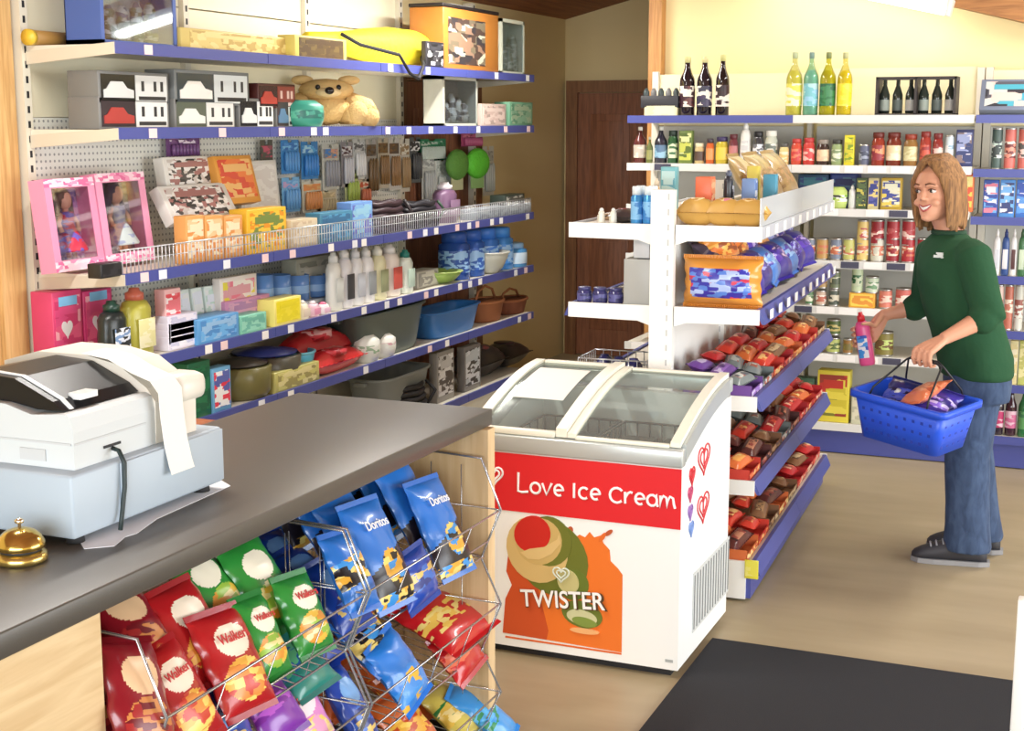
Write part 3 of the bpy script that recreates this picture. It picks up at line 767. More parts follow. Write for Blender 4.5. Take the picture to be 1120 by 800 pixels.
m = MB(); m.bb((-hw+.041, .041, .361), (hw-.041, FD-.041, .366)); m.build('liner', mat((226, 228, 226), .4), fz)
def wbasket(x0, x1, y0, y1, z0, z1):
    mm = MB(); n = 7
    for z in (z0, (z0+z1)/2, z1): mm.tube([(x0, y0, z), (x1, y0, z), (x1, y1, z), (x0, y1, z)], .0042, 5, close=True)
    for i in range(n+1):
        x = x0+(x1-x0)*i/n; mm.tube([(x, y0, z1), (x, y0, z0), (x, y1, z0), (x, y1, z1)], .003, 4)
        y = y0+(y1-y0)*i/n; mm.tube([(x0, y, z1), (x0, y, z0), (x1, y, z0), (x1, y, z1)], .003, 4)
    return mm
WB = mat((120, 122, 118), .4, .3)
wbasket(-hw+.05, -.02, .05, FD-.05, .50, .69).build('wire_basket', WB, fz)
wbasket(-.005, hw-.05, .05, FD-.05, .50, .69).build('wire_basket', WB, fz)
def FP(x, y, yy=FZY):
    p = ony(x, y, yy); return (p.x-FZX, p.z)
REDB = mat((222, 36, 44), .35)
m = MB(); m.bb((-hw-.001, -.003, .487), (hw+.001, -.0005, .677)); ban = m.build('red_banner', REDB, fz)
def stroke(pl, name, r, material, parent, flat=True):
    cu = bpy.data.curves.new(name, 'CURVE'); cu.dimensions = '3D'; cu.bevel_depth = r; cu.bevel_resolution = 2
    for pts in pl:
        sp = cu.splines.new('POLY'); sp.points.add(len(pts)-1)
        for i, p in enumerate(pts): sp.points[i].co = (*p, 1)
    cu.materials.append(material)
    o = bpy.data.objects.new(name+'_c', cu); COL.objects.link(o); bpy.context.view_layer.update()
    me = bpy.data.meshes.new_from_object(o.evaluated_get(bpy.context.evaluated_depsgraph_get())); bpy.data.objects.remove(o)
    o = bpy.data.objects.new(name, me); COL.objects.link(o); o.parent = parent; return o
def circ(cx, cy, rx, ry, a0=0, a1=360, n=14): return [(cx+rx*math.cos(math.radians(a0+(a1-a0)*i/n)), cy+ry*math.sin(math.radians(a0+(a1-a0)*i/n))) for i in range(n+1)]
GLY = {'L': (.6, [[(0.02, 1.05), (0, .05), (.2, .0), (.55, .06)]]), 'o': (.62, [circ(.3, .29, .25, .28)]), 'v': (.58, [[(.02, .6), (.25, .0), (.52, .66)]]),
       'e': (.6, [[(.07, .27), (.5, .33)]+circ(.29, .3, .22, .28, 10, 310, 12)]), 'I': (.3, [[(.1, .78), (.1, .0)]]),
       'c': (.58, [circ(.3, .29, .25, .29, 45, 315, 10)]), 'C': (.72, [circ(.38, .36, .34, .38, 40, 320, 12)]),
       'r': (.5, [[(.06, .6), (.08, 0)], [(.08, .3), (.2, .52), (.32, .6), (.44, .56)]]),
       'a': (.62, [circ(.28, .29, .24, .28, 50, 410, 12)+[(.5, .6), (.5, .2), (.56, .0)]]),
       'm': (.85, [[(.05, .6), (.05, 0), (.08, .38), (.2, .58), (.34, .5), (.38, .0), (.4, .35), (.52, .58), (.66, .5), (.7, .2), (.76, 0)]]), ' ': (.36, [])}
def handwrite(s, x0, x1, zb, size, y, r, material, parent, slope=0):
    tot = sum(GLY[c][0] for c in s); k = (x1-x0)/tot; x = x0; out = []
    for c in s:
        for st in GLY[c][1]: out.append([(x+p[0]*k, y, zb+p[1]*size) for p in st])
        x += GLY[c][0]*k
    return stroke(out, 'slogan_lettering', r, material, parent)
WM = mat((250, 250, 248), .4)
xa = FP(567, 540)[0]; xb = FP(741, 540)[0]
handwrite('Love Ice Cream', xa, xb, .553, .062, -.003, .0042, WM, ban)
def heart(cx, cz, w, h, n=26):
    return [(cx+w*.5*(16*math.sin(t)**3)/16, cz+h*.5*(13*math.cos(t)-5*math.cos(2*t)-2*math.cos(3*t)-math.cos(4*t))/15) for t in [2*PI*i/n for i in range(n+1)]]
hx, hz = FP(541, 519)
hh = heart(hx, hz, .06, .06)
stroke([[(x, -.003, z) for x, z in hh], [(hx+.6*(x-hx), -.003, hz+.6*(z-hz)) for x, z in hh]], 'heart_logo', .0034, WM, ban)
# ice lolly advert, printed layers
post = MB().bb((FP(553, 700)[0]-.001, -.0012, .056), (FP(680, 700)[0], -.0004, .062)).build('poster', mat((226, 104, 40), .35), fz)
lay = [0]
def decal(poly, name, c, inset=True):
    lay[0] += 1; y = -.0012-.0004*lay[0]
    return MB().prism([FP(*p) for p in poly], 'y', -.0004, y).build(name, [c if not isinstance(c, tuple) else mat(c, .35)], post)
def ell(cx, cy, rx, ry, rot=0, n=24, a0=0, a1=360):
    r = math.radians(rot); o = []
    for i in range(n):
        t = math.radians(a0+(a1-a0)*i/(n if a1-a0 == 360 else n-1)); x, y = rx*math.cos(t), ry*math.sin(t); o.append((cx+x*math.cos(r)-y*math.sin(r), cy+x*math.sin(r)+y*math.cos(r)))
    return o
decal([(550, 692), (553, 655), (560, 640), (554, 625), (556, 606), (575, 600), (600, 612), (626, 590), (634, 585), (640, 588), (645, 582), (650, 588), (657, 586), (660, 594), (667, 602), (668, 614), (676, 622), (681, 629), (680, 714)], 'orange_splash', (236, 120, 44))
decal([(550, 692), (553, 655), (560, 640), (554, 625), (556, 606), (572, 603), (588, 640), (600, 690), (598, 700)], 'red_splash', (206, 84, 40))
decal(ell(624, 580, 3, 4), 'splash_drop', (190, 90, 50)); decal(ell(666, 583, 5, 2.5, -35), 'splash_drop', (190, 90, 50)); decal(ell(659, 588, 2.5, 6, 35), 'splash_drop', (226, 110, 44))
decal(ell(604, 610, 36, 45, -38), 'lolly_green', (108, 116, 44))
decal(ell(628, 640, 16, 17, -30), 'lolly_green', (104, 120, 46))
decal(ell(637, 672, 23, 14, 20), 'lolly_green', (110, 124, 50))
decal(ell(588, 601, 32, 38, -30), 'lolly_cream', (214, 184, 120))
decal(ell(600, 592, 25, 28, -30), 'lolly_green', (112, 118, 46))
decal(ell(590, 592, 25, 26, -35), 'lolly_cream', (206, 176, 110))
decal(ell(583, 584, 20, 20, -20), 'lolly_red', (204, 40, 34))
decal([(570, 604), (580, 600), (596, 598), (610, 590), (612, 584), (614, 594), (604, 606), (590, 612), (578, 611)], 'lolly_cream', (222, 192, 130))
decal(ell(622, 636, 11, 14, -30), 'lolly_cream', (198, 190, 130))
decal(ell(637, 675, 17, 8, 15), 'lolly_cream', (206, 206, 160)); decal(ell(640, 680, 14, 5, 15), 'lolly_green', (130, 150, 70))
decal(ell(640, 690, 16, 3, 8), 'splash_gloss', (240, 180, 120))
x0, z0 = FP(616, 656); t_ = text('TWISTER', .080, WM, post, (x0, -.0125, z0), (PI/2, -.085, 0), sx=.88); t_.name = 'brand_lettering'
t2 = text('TWISTER', .084, mat((90, 60, 30), .5), post, (x0+.003, -.0105, z0-.003), (PI/2, -.085, 0), sx=.87); t2.name = 'lettering_shadow'
hx, hz = FP(615, 627); hh = heart(hx, hz, .055, .05)
stroke([[(x, -.0115, z) for x, z in hh], [(hx+.55*(x-hx), -.0115, hz+.55*(z-hz)) for x, z in hh]], 'heart_logo', .0026, mat((222, 230, 214), .4), post)
# side: printed heart marks and vent
SXP = FZX+hw
def side(px, py): p = onx(px, py, SXP+.001); return (p.y-FZY, p.z)
def shearts(lst):
    for px, py, w, h, c in lst:
        cy, cz = side(px, py); q = heart(cy, cz, w, h)
        stroke([[(hw+.001, a_, b_) for a_, b_ in q], [(hw+.001, cy+.62*(a_-cy), cz+.62*(b_-cz)) for a_, b_ in q], [(hw+.001, cy, cz+h*.2), (hw+.001, cy, cz-h*.2)]], 'heart_logo', .003, mat(c, .4), fz)
RH = (206, 50, 60)
shearts([(770, 501, .14, .10, RH), (769, 554, .14, .10, RH), (757, 520, .06, .06, RH), (755, 540, .05, .05, (190, 70, 110)), (755, 560, .05, .05, (150, 110, 180)), (756, 578, .05, .05, (120, 150, 210))])
v0 = side(757, 690); v1 = side(796, 640)
m = MB(); m.bb((hw+.0004, v0[0], .10), (hw+.003, v1[0], .30)); vent = m.build('vent_grille', mat((206, 210, 210), .4), fz)
m = MB(); n = 14
for i in range(n): y = v0[0]+.012+i*(v1[0]-v0[0]-.024)/(n-1); m.bb((hw+.003, y-.004, .11), (hw+.0045, y+.004, .29))
m.build('vent_slot', mat((120, 124, 124), .6), vent)
MB().bb((hw-.04, -.002, .055), (hw-.015, -.0004, .064)).build('maker_badge', mat((170, 175, 175), .4), fz)
tag(fz, 'white chest freezer with curved glass lids and red ice cream banner', 'freezer')
for i, (x, y, c) in enumerate([(-.25, .16, [(150, 140, 100), (170, 150, 110), (110, 90, 60)]), (-.14, .40, [(120, 130, 140), (170, 170, 160), (90, 100, 90)]), (.075, .16, [(120, 110, 80), (150, 140, 110), (80, 80, 60)]), (.22, .16, [(140, 120, 90), (170, 160, 120), (90, 80, 60)]), (.075, .40, [(130, 130, 120), (170, 170, 160), (100, 100, 90)]), (.22, .40, [(120, 120, 110), (160, 150, 130), (90, 90, 80)])]):
    o = carton('ice_cream_box', .115, .19, .15, c, 40)
    o.location = (FZX+x, FZY+y, .5025+.003); o.rotation_euler = (0, 0, random.uniform(-.08, .08))
    tag(o, 'dull ice cream box inside the freezer, %s' % ['at the front under the lid with the notice', 'at the back under the notice', 'front of the uncovered lid beside the middle rail', 'front of the uncovered lid by the outer rim', 'back of the uncovered lid beside the middle rail', 'back of the uncovered lid by the outer rim'][i], 'box')
# entrance mat
m = MB(); m.bb((-1.152, -.3, .0005), (1.0, 4.478, .012), 0, .003)
o = m.build('entrance_mat', mat((50, 51, 55), .95, 0, .2, .25, 400)); tag(o, 'large charcoal entrance mat on the beige floor in front of the freezer', 'mat')
# white display stand at the picture's right edge
p = onz(1113, 790, .02)
r = empty('display_stand', (-.158, 3.42, 0))
xx = ony(1111, 700, 3.42).x
r.location = (xx, 3.42, 0)
for q in (0, .36): MB().bb((q, -.02, .031), (q+.03, .02, .62), 0, .004).build('post', GW, r)
m = MB(); m.bb((.03, -.012, .06), (.36, .012, .6)); m.build('panel', mat((226, 238, 238), .4), r)
for q in (0, .36): MB().bb((q, -.2, .0125), (q+.03, .2, .03)).build('foot_bar', GW, r)
tag(r, 'low white display stand standing on the charcoal entrance mat', 'stand')
# ------------------------------------------------------------------ goods on the left wall shelving
RZL = PI/2
WHL = {1: 'on the long top shelf', 2: 'on the long second shelf', 3: 'on the wire-guarded shelf', 4: 'below the wire-guarded shelf', 5: 'on the low shelf beside the till', 0: 'on the long bottom shelf'}
def Lspan(px0, px1, ytop, lv, ins):
    X = LF-ins; z0 = LS[lv]; zm = .5*(z0+onx((px0+px1)/2, ytop, X).z)
    def at(px):                       # y on plane X at height zm
        lo = None
        p = onx(px, 200, X)
        # walk the picture row so that the height matches
        y = 200.0
        for _ in range(6):
            p = onx(px, y, X); q = onx(px, y+1, X); y += (zm-p.z)/(q.z-p.z)
        return onx(px, y, X).y
    y0, y1 = at(px0), at(px1)
    h = onx((px0+px1)/2, ytop, X).z-z0
    return y0, y1, h
def Lput(kind, nm, px0, px1, ytop, lv, ins, desc, cat, cols, d=None, lean=0.0, dz=0.0, yaw=0.0, group=None, where=None, **kw):
    y0, y1, h = Lspan(px0, px1, ytop, lv, ins); w = abs(y1-y0)*.97; h = max(.02, h-dz)
    if kind in (can, jar, bottle, squirt, spray):
        o = kind(nm, w/2, h, cols, **kw)
        o.location = (LF-ins-w/2, (y0+y1)/2, LS[lv]+.001+dz); o.rotation_euler = (0, 0, RZL)
    else:
        dd = d or min(.2, max(.03, w*.6))
        o = kind(nm, w, dd, h, cols, **kw)
        place(o, (LF-ins-dd/2*math.cos(lean), (y0+y1)/2, LS[lv]+.001+dz+dd/2*abs(math.sin(lean))), RZL+yaw, lean)
    tag(o, desc, cat, WHL[lv] if where is None else where, group); return o
def tube_box(nm, w, d, h, cols):      # long round roll lying along x
    M = Matrix.Rotation(PI/2, 3, 'Y'); r = h/2
    b = MB().lathe([(r, -w/2), (r, w/2)], 16, (0, 0, r), 0, M).build(nm, [mat(cols[0], .5)])
    MB().lathe([(r*1.08, -w/2-.004), (r*1.08, -w/2+.02)], 16, (0, 0, r), 0, M).build('end_cap', [mat(cols[1], .4)], b)
    MB().lathe([(r*1.08, w/2-.02), (r*1.08, w/2+.004)], 16, (0, 0, r), 0, M).build('end_cap', [mat(cols[1], .4)], b)
    return b
def showbox(nm, w, d, h, cols):       # framed box with a clear front; cols: frame, back, goods inks...
    m = MB(); t = min(.02, w*.1, h*.1)
    m.bb((-w/2, -d/2, 0), (-w/2+t, d/2, h)); m.bb((w/2-t, -d/2, 0), (w/2, d/2, h)); m.bb((-w/2, -d/2, 0), (w/2, d/2, t)); m.bb((-w/2, -d/2, h-t), (w/2, d/2, h)); m.bb((-w/2, d/2-.004, 0), (w/2, d/2, h))
    b = m.build(nm, [mat(cols[0], .4)])
    MB().bb((-w/2+t, d/2-.006, t), (w/2-t, d/2-.0045, h-t)).build('backing_card', [mat(cols[1], .5)], b)
    g = MB(); n = max(2, int((w-2*t)/.07)); rn = random.Random(int(w*1e4))
    for i in range(n):
        x = -w/2+t+(i+.5)*(w-2*t)/n; hh = (h-2*t)*rn.uniform(.45, .8); r = (w-2*t)/n*.42
        g.lathe([(r*.7, t), (r, t+hh*.3), (r*.6, t+hh*.7), (r*.75, t+hh*.8), (r*.3, t+hh)], 10, (x, 0, 0), 0)
    g.build('contents', [pmat(cols[2:], 30)], b)
    MB().bb((-w/2+t, -d/2+.001, t), (w/2-t, -d/2+.003, h-t)).build('clear_window', [clear((240, 245, 250), .08)], b)
    return b
def toybox(nm, w, d, h, cols):        # small carton with window showing a model car; cols: card, stripe, car
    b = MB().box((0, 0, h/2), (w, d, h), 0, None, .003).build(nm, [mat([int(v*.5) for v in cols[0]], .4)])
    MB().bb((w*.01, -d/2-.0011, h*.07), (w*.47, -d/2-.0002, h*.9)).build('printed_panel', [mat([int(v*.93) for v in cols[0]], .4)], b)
    MB().bb((-w*.47, -d/2-.0015, h*.08), (w*.0, -d/2-.0002, h*.9)).build('dark_window', [mat(cols[1], .15)], b)
    c = MB(); y = -d/2-.0015; L_ = w*.40
    c.prism([(-w*.44, h*.18), (-w*.03, h*.18), (-w*.03, h*.42), (-w*.12, h*.48), (-w*.18, h*.68), (-w*.34, h*.68), (-w*.4, h*.46), (-w*.44, h*.42)], 'y', y-.004, y)
    c.build('model_car', [mat(cols[2], .25)], b)
    q = MB()
    for x in (.12, .3, .4): q.bb((w*x-.012, -d/2-.0014, h*.4), (w*x+.006, -d/2-.0002, h*.72))
    q.bb((w*.05, -d/2-.0014, h*.12), (w*.45, -d/2-.0002, h*.24)); q.build('printed_detail', [mat(cols[3] if len(cols) > 3 else (40, 40, 44), .4)], b)
    return b
# --- top shelf
Lput(tube_box, 'rolled_mat', 46, 93, 34, 1, .29, 'rolled brown mat with yellow end lying', 'rolled mat', [(170, 130, 70), (226, 190, 60)])
Lput(showbox, 'toy_gift_box', 108, 194, -22, 1, .11, 'large blue framed toy set box with clear front', 'toy box', [(72, 100, 170), (190, 206, 200), (110, 130, 100), (190, 200, 190), (90, 110, 140), (226, 230, 220), (70, 90, 60)], d=.16)
Lput(carton, 'bat_box', 196, 322, 36, 1, .10, 'long flat straw-coloured boxed bat lying', 'box', [(206, 184, 110), (214, 192, 120), (190, 160, 90), (226, 206, 140)], d=.12)
Lput(carton, 'pole_box', 322, 380, 41, 1, .05, 'long thin yellow box with dark brown stripe', 'box', [(222, 204, 110), (90, 70, 40), (110, 90, 50), (80, 60, 40)], d=.09)
def duffel(nm, w, d, h, cols):
    M = Matrix.Rotation(PI/2, 3, 'Y'); r = h/2
    pr = [(.004, -w/2), (r*.34, -w/2+.02), (r*.5, -w*.25), (r*.78, -w*.05), (r, w*.15), (r*1.0, w*.36), (r*.85, w*.46), (r*.5, w*.5), (.004, w*.503)]
    vs = MB().lathe(pr, 20, (0, 0, r), 0, M)
    b = vs.build(nm, [mat(cols[0], .6, 0, .3, .4, 30)])
    s = MB(); s.tube([(-w*.30, -r*.5, r*1.35), (-w*.22, -r*.95, r*.9), (-w*.05, -d/2-.10, r*.5), (w*.02, -d/2-.112, -.035), (w*.1, -d/2-.112, -.06), (w*.16, -d/2-.105, .012), (w*.3, -r*1.02, r*.5), (w*.4, -r*.8, r*1.2)], .009, 6)
    s.build('carry_strap', [mat((28, 26, 34), .7)], b); return b
Lput(duffel, 'tent_bag', 352, 484, 26, 1, .09, 'bulging yellow tent bag with dangling black strap', 'bag', [(226, 206, 50)])
def handlebox(nm, w, d, h, cols):
    b = MB().box((0, 0, h*.47), (w, d, h*.94), 0, None, .004).build(nm, [mat(cols[0], .35)])
    m = MB(); m.box((0, 0, h*.97), (w*1.02, d*1.02, h*.055), 0, None, .004); m.build('lid', [mat(cols[1], .4)], b)
    m = MB(); m.bb((-w*.2, -d*.2, h), (w*.2, d*.2, h+.012)); m.build('handle', [mat((200, 200, 200), .4)], b)
    MB().bb((-w*.42, -d/2-.002, h*.1), (w*.24, -d/2-.0003, h*.8)).build('printed_front', [pmat(cols[2:], 16)], b); return b
Lput(handlebox, 'toy_case', 484, 546, 8, 1, .03, 'tall orange-brown boxed toy case with black lid', 'box', [(190, 124, 56), (34, 28, 30), (80, 64, 58), (120, 110, 90), (60, 56, 60), (150, 120, 100), (190, 190, 170)], d=.2)
Lput(showbox, 'clear_pack', 548, 574, 22, 1, .04, 'clear pack of pale toys beside the orange-brown case', 'pack', [(206, 210, 190), (190, 200, 180), (150, 160, 140), (226, 226, 206), (170, 180, 160)], d=.1)
Lput(carton, 'black_pack', 466, 486, 46, 1, .015, 'small black and white boxed toy before the toy case', 'box', [(44, 42, 48), (30, 30, 34), (190, 190, 190), (60, 60, 66)], d=.03)
# --- second shelf
RB = [((236, 238, 236), (28, 28, 30), (214, 216, 214)), ((240, 240, 238), (60, 50, 54), (170, 60, 56)), ((236, 236, 232), (90, 96, 84), (226, 226, 220)), ((232, 238, 238), (52, 60, 70), (240, 236, 230))]
for i, (a_, b_, yt, dz, c, desc) in enumerate([
    (107, 186, 107, 0, RB[1], 'white boxed model with red vehicle, under another'),
    (107, 186, 79, .094, RB[0], 'white boxed model with pale vehicle and black window'),
    (190, 258, 109, 0, RB[2], 'pale boxed model vehicle beneath the second stack'),
    (190, 274, 78, .094, RB[3], 'pale boxed model vehicle on top of the second stack'),
    (261, 300, 108, 0, RB[0], 'small white boxed model vehicle beside the second stack'),
    (302, 328, 109, 0, ((230, 230, 226), (70, 60, 60), (90, 120, 150)), 'small white boxed model vehicle with blue vehicle in window'),
    (282, 324, 92, .086, ((150, 60, 50), (60, 30, 30), (190, 70, 60), (226, 200, 190)), 'red boxed model vehicle on top of the small white pair')]):
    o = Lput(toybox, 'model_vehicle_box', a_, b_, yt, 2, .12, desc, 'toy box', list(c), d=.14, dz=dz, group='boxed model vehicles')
def tub(nm, w, d, h, cols):
    b = MB().lathe([(w*.42, 0), (w*.5, h*.3), (w*.5, h*.8), (w*.3, h)], 18).build(nm, [mat(cols[0], .4)])
    MB().lathe([(w*.505, h*.35), (w*.51, h*.4), (w*.51, h*.6), (w*.505, h*.65)], 18, cap=False).build('label', [pmat(cols, 40)], b); return b
Lput(tub, 'teal_ball', 330, 355, 110, 2, .06, 'round teal green plastic toy tub', 'toy', [(60, 150, 130), (90, 180, 150), (40, 110, 100)])
# teddy bear
def teddy(nm, w, d, h, cols):
    F = mat(cols[0], .95, 0, .1, .8, 90); F2 = mat(cols[1], .95, 0, .1, .6, 90)
    m = MB(); m.ball((0, 0, h*.33), (w*.30, w*.26, h*.33))
    m.ball((0, -.012, h*.72), (w*.30, w*.27, h*.24))
    b = m.build(nm, F)
    for s in (-1, 1):
        e = MB(); e.ball((s*w*.25, 0, h*.93), (w*.12, w*.06, h*.10)); e.build('ear', F, b)
        e = MB(); e.tube([(s*w*.22, -.01, h*.5), (s*w*.42, -.03, h*.36), (s*w*.44, -.06, h*.2)], [w*.11, w*.11, w*.12], 10); e.ball((s*w*.44, -.062, h*.18), w*.12); e.build('arm', F, b)
        e = MB(); q = w*.105; e.tube([(s*w*.16, -.02, q*1.05), (s*w*.26, -.07, q*1.05), (s*w*.30, -.10, q*1.1)], [q, q, q], 10); e.ball((s*w*.31, -.105, q*1.25), (q*1.05, q*.8, q*1.2)); e.build('leg', F, b)
        e = MB(); e.ball((s*w*.11, -w*.255, h*.77), w*.03, 8, 6); e.build('eye', mat((20, 14, 12), .1), b)
    e = MB(); e.ball((0, -w*.26, h*.67), (w*.14, w*.13, h*.10)); mu = e.build('muzzle', F2, b)
    e = MB(); e.ball((0, -w*.39, h*.70), (w*.05, w*.03, w*.04), 8, 6); e.build('nose', mat((30, 18, 14), .2), mu)
    return b
Lput(teddy, 'teddy_bear', 350, 402, 84, 2, .12, 'golden brown plush teddy bear sitting', 'teddy bear', [(214, 180, 124), (230, 204, 156)], dz=.012, yaw=-.95)
Lput(showbox, 'clear_box', 484, 523, 84, 2, .04, 'clear-fronted grey box of white parts', 'box', [(190, 190, 178), (150, 146, 140), (226, 226, 220), (120, 116, 116), (200, 200, 190)], d=.12)
Lput(carton, 'pink_box', 526, 554, 114, 2, .04, 'low pinkish grey box', 'box', [(196, 176, 166), (206, 180, 170), (170, 150, 140), (220, 200, 190)], d=.1)
Lput(carton, 'green_box', 557, 583, 112, 2, .04, 'low sage green box at the far end', 'box', [(110, 160, 130), (130, 170, 140), (90, 140, 110), (160, 180, 150)], d=.1)
# --- third shelf: standing goods
def dollbox(nm, w, d, h, cols):       # pink display box, window, doll inside
    m = MB(); t = w*.13
    m.bb((-w/2, -d/2, 0), (-w/2+t, d/2, h)); m.bb((w/2-t, -d/2, 0), (w/2, d/2, h)); m.bb((-w/2+t, -d/2, 0), (w/2-t, d/2, h*.12)); m.bb((-w/2+t, -d/2, h*.9), (w/2-t, d/2, h)); m.bb((-w/2+t, d/2-.006, h*.12), (w/2-t, d/2, h*.9))
    b = m.build(nm, [mat(cols[0], .4)])
    for z0, z1 in ((0, h*.11), (h*.91, h)): MB().bb((-w/2, -d/2-.0012, z0), (w/2, -d/2-.0002, z1)).build('printed_border', [pmat([(240, 150, 190), (250, 210, 226), (226, 110, 160), (250, 226, 236)], 45)], b)
    MB().bb((-w/2+t, d/2-.009, h*.12), (w/2-t, d/2-.0065, h*.9)).build('backing_card', [pmat(cols[4], 22)], b)
    r = w*.11
    doll = MB(); doll.ball((0, 0, h*.77), (r, r*.9, r*1.2)); doll.tube([(0, 0, h*.7), (0, 0, h*.64)], r*.35, 8)
    for s in (-1, 1): doll.tube([(s*r*.9, 0, h*.62), (s*r*1.7, -.004, h*.52), (s*r*1.5, -.01, h*.42)], r*.28, 8); doll.tube([(s*r*.5, 0, h*.3), (s*r*.55, 0, h*.14)], r*.3, 8)
    dl = doll.build('doll', mat((226, 178, 146), .5), b)
    hr = MB(); hr.ball((0, r*.25, h*.79), (r*1.3, r, r*1.35)); hr.tube([(-r*1.1, r*.3, h*.78), (-r*1.3, r*.2, h*.6)], [r*.5, r*.3], 8); hr.tube([(r*1.1, r*.3, h*.78), (r*1.3, r*.2, h*.6)], [r*.5, r*.3], 8); hr.build('hair', mat(cols[1], .5), dl)
    dr = MB(); dr.lathe([(r*.9, h*.64), (r*1.0, h*.58), (r*.75, h*.5), (r*1.3, h*.38), (r*2.1, h*.22), (r*2.0, h*.2)], 16); dr.build('dress', pmat([cols[2], cols[3], cols[2]], 40), dl)
    MB().bb((-w/2+t, -d/2+.001, h*.12), (w/2-t, -d/2+.002, h*.9)).build('clear_window', [clear((250, 246, 250), .06)], b)
    return b
def put3(kind, nm, px0, px1, yt, yb, X, desc, cat, cols, d=.03, lean=0, where='', **kw):
    """by its top and bottom edge on plane X (things that hang or stand behind the guard)"""
    pm = (px0+px1)/2; zt = onx(pm, yt, X).z; zb = onx(pm, yb, X).z
    if kind is dollbox: zb = LS[3]+.012
    def at(px):
        y = (yt+yb)/2
        zm = (zt+zb)/2
        for _ in range(5):
            p = onx(px, y, X); q = onx(px, y+1, X); y += (zm-p.z)/(q.z-p.z)
        return onx(px, y, X).y
    y0, y1 = at(px0), at(px1); w = abs(y1-y0)*.97; h = zt-zb
    o = kind(nm, w, d, h/max(.5, math.cos(lean)), cols, **kw)
    place(o, (X, (y0+y1)/2, zb), RZL, lean); tag(o, desc, cat, where); return o
W3 = 'on the wire-guarded shelf'
put3(dollbox, 'doll_box', 50, 106, 196, 303, -3.54, 'pink window box with a red-dressed doll', 'doll box', [(240, 150, 186), (90, 60, 44), (196, 40, 70), (110, 90, 180), [(190, 150, 200), (120, 90, 170), (226, 180, 210)]], .07, .12, W3)
put3(dollbox, 'doll_box', 106, 161, 190, 292, -3.54, 'pink window box with a pale-dressed doll', 'doll box', [(240, 160, 194), (60, 50, 80), (190, 200, 200), (150, 160, 190), [(130, 130, 150), (90, 90, 120), (180, 180, 190)]], .07, .12, W3)
BW = [(230, 228, 222), (236, 234, 230), (60, 62, 60), (214, 206, 200), (90, 84, 84), (240, 238, 236), (170, 120, 116)]
put3(carton, 'picture_box', 176, 236, 172, 206, -3.62, 'white box with small dark pictures standing at the back', 'box', BW, .05, .15, W3, sc=42)
put3(carton, 'picture_box', 184, 258, 205, 243, -3.50, 'white box with rows of small dark pictures lying tilted in front', 'box', BW, .05, .5, W3, sc=42)
put3(blister, 'purple_pack', 181, 219, 151, 171, -3.69, 'purple card pack with white lettering patch', 'pack', [(110, 70, 120), (240, 226, 240), (90, 50, 100), (130, 90, 140), (120, 80, 130)], .02, 0, W3)
put3(carton, 'orange_book', 238, 280, 172, 224, -3.56, 'thick orange boxed game leaning back', 'box', [(226, 160, 70), (226, 100, 50), (236, 130, 70), (220, 80, 60), (240, 190, 120)], .06, .25, W3, sc=20)
put3(carton, 'white_book', 262, 306, 176, 236, -3.64, 'white flat pack behind the orange game', 'pack', [(236, 232, 224), (240, 236, 230), (226, 220, 214)], .02, .1, W3)
put3(blister, 'stick_pack', 285, 299, 153, 217, -3.69, 'slim dark stick pack with pink top', 'pack', [(86, 84, 74), (200, 90, 110), (150, 80, 90), (90, 90, 80)], .02, 0, W3)
